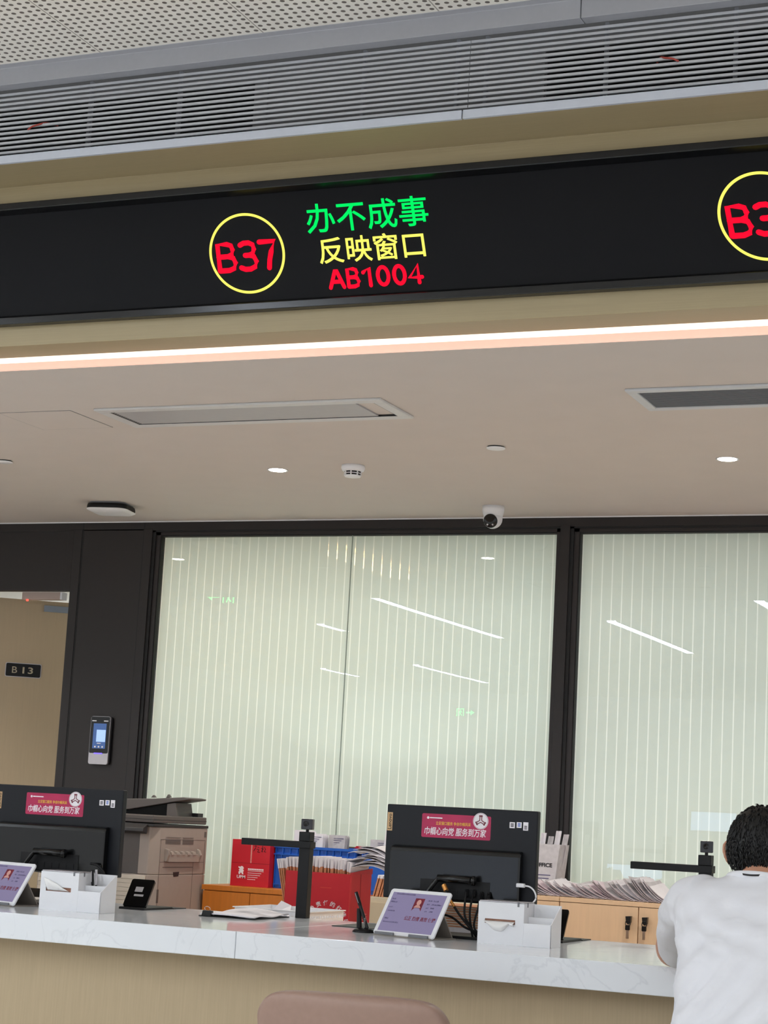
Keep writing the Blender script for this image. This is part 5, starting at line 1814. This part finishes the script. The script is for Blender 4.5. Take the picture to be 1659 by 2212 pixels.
def hand(mb, wr, dirv, side):
    """palm, four fingers and a thumb resting on the counter"""
    d = Vector(dirv).normalized()
    s = Vector((d.y, -d.x, 0)) * side           # towards the thumb
    z = Vector((0, 0, 1))
    base = wr + d * 0.01
    for off in (-0.024, -0.008, 0.008, 0.024):
        p = [base + s * off * 0.6, base + d * 0.045 + s * off * 0.9 + z * 0.002, base + d * 0.083 + s * off]
        mb.add(*skin([tuple(x) for x in p], [(0, 1), (1, 2)], [0.014, 0.0135, 0.0115]))
    for off, ln in ((-0.025, 0.056), (-0.0085, 0.070), (0.0085, 0.076), (0.025, 0.068)):
        k = base + d * 0.080 + s * off
        p = [k, k + d * ln * 0.42 + z * 0.006, k + d * ln * 0.75 - z * 0.004, k + d * ln * 0.98 - z * 0.014]
        mb.add(*skin([tuple(x) for x in p], [(0, 1), (1, 2), (2, 3)], [0.010, 0.0090, 0.0082, 0.007]))
    k = base + d * 0.018 + s * 0.020
    p = [k, k + d * 0.024 + s * 0.024 - z * 0.003, k + d * 0.050 + s * 0.033 - z * 0.007, k + d * 0.070 + s * 0.034 - z * 0.010]
    mb.add(*skin([tuple(x) for x in p], [(0, 1), (1, 2), (2, 3)], [0.013, 0.0115, 0.010, 0.0085]))


hand(body, WR_L, (0.75, 0.65, 0.0), -1)
hand(body, WR_R, (-0.75, 0.65, 0.0), 1)
# head: shaped from a sphere (front = +y, looking slightly down towards the counter)
HC = Vector((PX - 0.010, 5.05, 1.112))
MH = Matrix.Translation(HC) @ Matrix.Rotation(math.radians(-10), 4, 'X') @ Matrix.Rotation(math.radians(-10), 4, 'Z')


def head_pt(u, v):
    th, ph = 2 * PI * u, PI * v
    x, y, z = math.sin(ph) * math.cos(th), math.sin(ph) * math.sin(th), math.cos(ph)
    X, Y, Z = x * 0.076, y * 0.095, z * 0.112
    if Z < -0.01:                                    # jaw narrows, back of the head runs into the neck
        k = min(1, (-Z - 0.01) / 0.10)
        X *= 1 - 0.30 * k
        if Y < 0:
            Y *= 1 - 0.42 * k
        else:
            Y = Y * (1 - 0.08 * k) + 0.010 * k
    if y > 0.5:                                      # brow, eye sockets, flat cheeks
        Y -= 0.010 * math.exp(-((abs(X) - 0.031) / 0.014) ** 2 - ((Z - 0.0) / 0.012) ** 2)
        Y += 0.004 * math.exp(-((Z - 0.018) / 0.010) ** 2) * (1 - abs(X) / 0.08)
        Y -= 0.004 * math.exp(-((Z + 0.075) / 0.008) ** 2 - (X / 0.03) ** 2)
    return (X, Y, Z)


body.grid(head_pt, 40, 28, M=MH)
body.add(*(lambda r: ([tuple(MH @ Vector(p)) for p in r[0]], r[1]))(skin([(0, 0.090, 0.008), (0, 0.103, -0.018), (0, 0.112, -0.032)], [(0, 1), (1, 2)], [0.008, 0.011, 0.013])))
for s in (-1, 1):
    body.add(*(lambda r: ([tuple(MH @ Vector(p)) for p in r[0]], r[1]))(skin([(s * 0.010, 0.098, -0.036), (s * 0.015, 0.096, -0.036)], [(0, 1)], [0.008, 0.007])))
    # ear: rim, lobe and bowl
    ear = [(0.076, 0.004, 0.018), (0.093, -0.014, 0.026), (0.098, -0.020, 0.010), (0.095, -0.016, -0.012), (0.085, -0.004, -0.032), (0.076, 0.006, -0.022)]
    body.add(*(lambda r: ([tuple(MH @ Vector(p)) for p in r[0]], r[1]))(
        skin([(s * a, b_, c) for a, b_, c in ear], [(i, i + 1) for i in range(5)], [0.006, 0.0055, 0.006, 0.006, 0.008, 0.006])))
    body.add(*(lambda r: ([tuple(MH @ Vector(p)) for p in r[0]], r[1]))(
        skin([(s * 0.074, 0.0, 0.012), (s * 0.081, -0.006, 0.0), (s * 0.078, -0.002, -0.018)], [(0, 1), (1, 2)], [0.007, 0.009, 0.007])))
bm_ = fuse(body, 0.0045, 4)
person = obj('person', bm_, M['skin'], smooth=True)
tag(person, 'person in a white T-shirt seen from behind, leaning on the counter at the right edge', 'person')
eye_w, eye_d = M['white_plastic'], M['dome_black']
for s in (-1, 1):
    e = MB().lathe([(0.0001, -0.011), (0.008, -0.008), (0.011, 0), (0.008, 0.008), (0.0001, 0.011)], 16, M=MH @ Matrix.Translation((s * 0.031, 0.074, 0.0)))
    obj('eye', e, eye_w, person, smooth=True)
    obj('iris', MB().lathe([(0.005, 0), (0.0048, 0.0015)], 14, M=MH @ Matrix.Translation((s * 0.031, 0.0845, -0.001)) @ Matrix.Rotation(-PI / 2, 4, 'X')), eye_d, person)
    obj('eyebrow', MB().tube([tuple(MH @ Vector((s * a, b_, c))) for a, b_, c in ((0.018, 0.094, 0.017), (0.032, 0.090, 0.022), (0.046, 0.080, 0.017))], 0.003, 6), M['hair'], person)
obj('lips', MB().tube([tuple(MH @ Vector(p)) for p in ((-0.022, 0.085, -0.058), (-0.008, 0.0955, -0.056), (0, 0.0965, -0.057), (0.008, 0.0955, -0.056), (0.022, 0.085, -0.058))], [0.002, 0.0045, 0.005, 0.0045, 0.002], 8),
    pm('lips', (176, 96, 90), 0.5), person)
# hair: thick cap with irregular tufts
hm = MB()


def hair_pt(u, v):
    th, ph = 2 * PI * u, PI * 0.84 * v
    x, y, z = math.sin(ph) * math.cos(th), math.sin(ph) * math.sin(th), math.cos(ph)
    p = Vector((x * 0.085, y * 0.108, z * 0.116 + 0.003))
    if p.z < 0:
        k = min(1.0, -p.z / 0.10)
        p.x *= 1 - 0.17 * k
        if y < 0:
            p.y *= 1 - 0.34 * k
    n = noise.noise(p * 30) * 0.0018 + noise.noise(p * 90) * 0.0008
    p *= 1 + n / 0.1
    return p


NU, NV = 96, 44
pts = [[hair_pt(i / NU, j / NV) for j in range(NV + 1)] for i in range(NU)]


def keep(p):
    fr = p.y / 0.1
    if fr > 0.35:
        return p.z > 0.050
    if fr > -0.15:
        return p.z > 0.020 + (0.03 if fr > 0.1 else 0.0)
    k = abs(p.x) / 0.09
    return p.z > -0.066 + 0.055 * k ** 2


vv, ff, idx = [], [], {}
for i in range(NU):
    for j in range(NV + 1):
        idx[i, j] = len(vv)
        vv.append(tuple(pts[i][j]))
for i in range(NU):
    for j in range(NV):
        q = [(i, j), ((i + 1) % NU, j), ((i + 1) % NU, j + 1), (i, j + 1)]
        if all(keep(pts[a][b_]) for a, b_ in q):
            ff.append(tuple(idx[k] for k in q))
hm.add(vv, ff, 0, MH)
random.seed(31)
for k in range(2600):
    u, v = random.random(), math.sqrt(random.random()) * 0.96
    p = hair_pt(u, v)
    if not keep(p):
        continue
    n = Vector((p.x / 0.0081, p.y / 0.0116, p.z / 0.0139)).normalized()
    down = Vector((0, 0, -1)) - n * (-n.z)
    side_ = n.cross(Vector((0, 0, 1)))
    fl = (down if down.length > 0.2 else Vector((random.uniform(-1, 1), -0.6, 0))) + side_ * random.uniform(-0.35, 0.35) + n * random.uniform(-0.02, 0.05)
    fl.normalize()
    L = random.uniform(0.014, 0.026)
    q = [MH @ (p - n * 0.004), MH @ (p + fl * L * 0.6 + n * 0.002), MH @ (p + fl * L)]
    hm.tube([tuple(x) for x in q], [0.0024, 0.0018, 0.0004], 4)
hr = obj('hair', hm, M['hair'], person, smooth=True, label='short black hair')
# T-shirt
sh = MB()


def ell(cx, cy, z, rx, ry, n=40, flat=2.4, tilt=0.0):
    r = []
    for k in range(n):
        a = 2 * PI * k / n
        c, s = math.cos(a), math.sin(a)
        x = math.copysign(abs(c) ** (2 / flat), c) * rx
        y = math.copysign(abs(s) ** (2 / flat), s) * ry
        r.append((cx + x, cy + y, z + tilt * y))
    return r


sh.loft([ell(PX, 4.80, 0.47, 0.174, 0.150), ell(PX, 4.80, 0.55, 0.172, 0.152), ell(PX, 4.815, 0.66, 0.170, 0.148), ell(PX, 4.845, 0.77, 0.171, 0.142),
         ell(PX, 4.88, 0.86, 0.176, 0.135), ell(PX, 4.925, 0.935, 0.203, 0.122), ell(PX, 4.950, 0.985, 0.204, 0.106), ell(PX, 4.965, 1.018, 0.182, 0.090, flat=2.2),
         ell(PX - 0.002, 4.975, 1.036, 0.142, 0.072, flat=2.2), ell(PX - 0.004, 4.981, 1.044, 0.086, 0.066, flat=2.0, tilt=-0.1), ell(PX - 0.006, 4.984, 1.055, 0.070, 0.062, flat=2.0, tilt=-0.2)])
for (S, E2, sg) in ((SH_L, EL_L, -1), (SH_R, EL_R, 1)):
    d = (E2 - S)
    q = [S + Vector((-sg * 0.045, -0.035, -0.010)), S + Vector((0, -0.005, -0.018)), S + d * 0.30 + Vector((sg * 0.006, -0.004, -0.008)), S + d * 0.60 + Vector((-sg * 0.004, 0.000, -0.006)),
         S + d * 0.88 + Vector((-sg * 0.024, 0.000, -0.008))]
    sh.tube([tuple(p) for p in q], [0.076, 0.074, 0.069, 0.063, 0.060], 24)
shirt_me = fuse(sh, 0.0062, 10)
# folds: pull of the cloth over the back
shirt_me.calc_loop_triangles()
for v in shirt_me.vertices:
    p = v.co.copy()
    n = v.normal
    wt = max(0.0, min(1.0, (-n.y - 0.15) / 0.55))
    if wt == 0:
        continue
    q = p.z - 0.72 - 1.05 * (p.x - PX)                                   # diagonal pulls from the right shoulder to the left hip
    fade = max(0.0, 1 - abs(p.z - 0.74) / 0.30)
    wob = 0.05 * noise.noise(p * 4.0)
    f1 = math.sin((q + wob) * 58) * (0.35 + 0.65 * max(0.0, noise.noise(p * 3.1 + Vector((5.2, 0, 1.1))) + 0.4))
    q2 = (p.x - PX) + 0.30 * (p.z - 0.7)                                 # hanging folds down the back
    f2 = math.sin((q2 + 0.03 * noise.noise(p * 3.0 + Vector((9, 2, 4)))) * 70) * max(0.0, min(1.0, (0.80 - p.z) / 0.25))
    f3 = math.sin((p.z * 1.2 + 0.5 * (p.x - PX)) * 85 + 4 * noise.noise(p * 6)) * max(0.0, 1 - abs(p.z - 0.93) / 0.09)
    v.co = p + n * wt * (0.0150 * f1 * fade + 0.0085 * f2 + 0.0055 * f3 + 0.0022 * noise.noise(p * 12))
shirt = obj('shirt', shirt_me, M['shirt'], person, smooth=True, label='loose white T-shirt')
sm_ = shirt.modifiers.new('soft', 'SMOOTH')
sm_.factor = 0.5
sm_.iterations = 2
cz_ = 1.053
b = MB()
b.grid(lambda u, v: (PX - 0.006 + (0.073 + 0.0075 * math.cos(2 * PI * v)) * math.cos(2 * PI * u), 4.984 + (0.066 + 0.0075 * math.cos(2 * PI * v)) * math.sin(2 * PI * u),
                     cz_ - 0.22 * 0.066 * math.sin(2 * PI * u) - 0.012 + 0.012 * math.sin(2 * PI * v)), 56, 10)
obj('collar', b, M['shirt'], shirt, smooth=True)
b = MB()
b.grid(lambda u, v: (PX - 0.034 + 0.054 * u, 4.9085 + 0.012 * (2 * u - 1) ** 2, cz_ + 0.0025 - 0.002 * math.sin(PI * u) + 0.0045 * v), 8, 1)
o = obj('neck_tag', b, M['ink'], shirt)
o.modifiers.new('thick', 'SOLIDIFY').thickness = 0.002
# trousers and shoes
tr = MB()
tr.add(*skin([V[0], V[16], (PX - 0.13, 5.23, 0.50), (PX - 0.13, 5.24, 0.28), (PX - 0.13, 5.205, 0.10), V[21], (PX + 0.13, 5.23, 0.50), (PX + 0.13, 5.24, 0.28), (PX + 0.13, 5.205, 0.10)],
             [(0, 1), (1, 2), (2, 3), (3, 4), (0, 5), (5, 6), (6, 7), (7, 8)], [(0.138, 0.112), 0.10, 0.076, 0.070, 0.062, 0.10, 0.076, 0.070, 0.062]))
obj('trousers', fuse(tr, 0.009, 4), M['trousers'], person, smooth=True)
for s in (-1, 1):
    rg = []
    for k in range(8):
        u = k / 7
        w_ = 0.040 * math.sin(PI * (0.18 + 0.70 * u)) ** 0.6 + 0.004
        hh = 0.085 * (1 - u) ** 0.7 + 0.030
        rg.append([(PX + s * 0.13 + w_ * math.cos(q), 5.145 + 0.27 * u, max(0.0, hh * math.sin(q))) for q in [PI * j / 10 for j in range(11)]])
    obj('shoe', MB().loft(rg), M['shoe'], person, smooth=True)
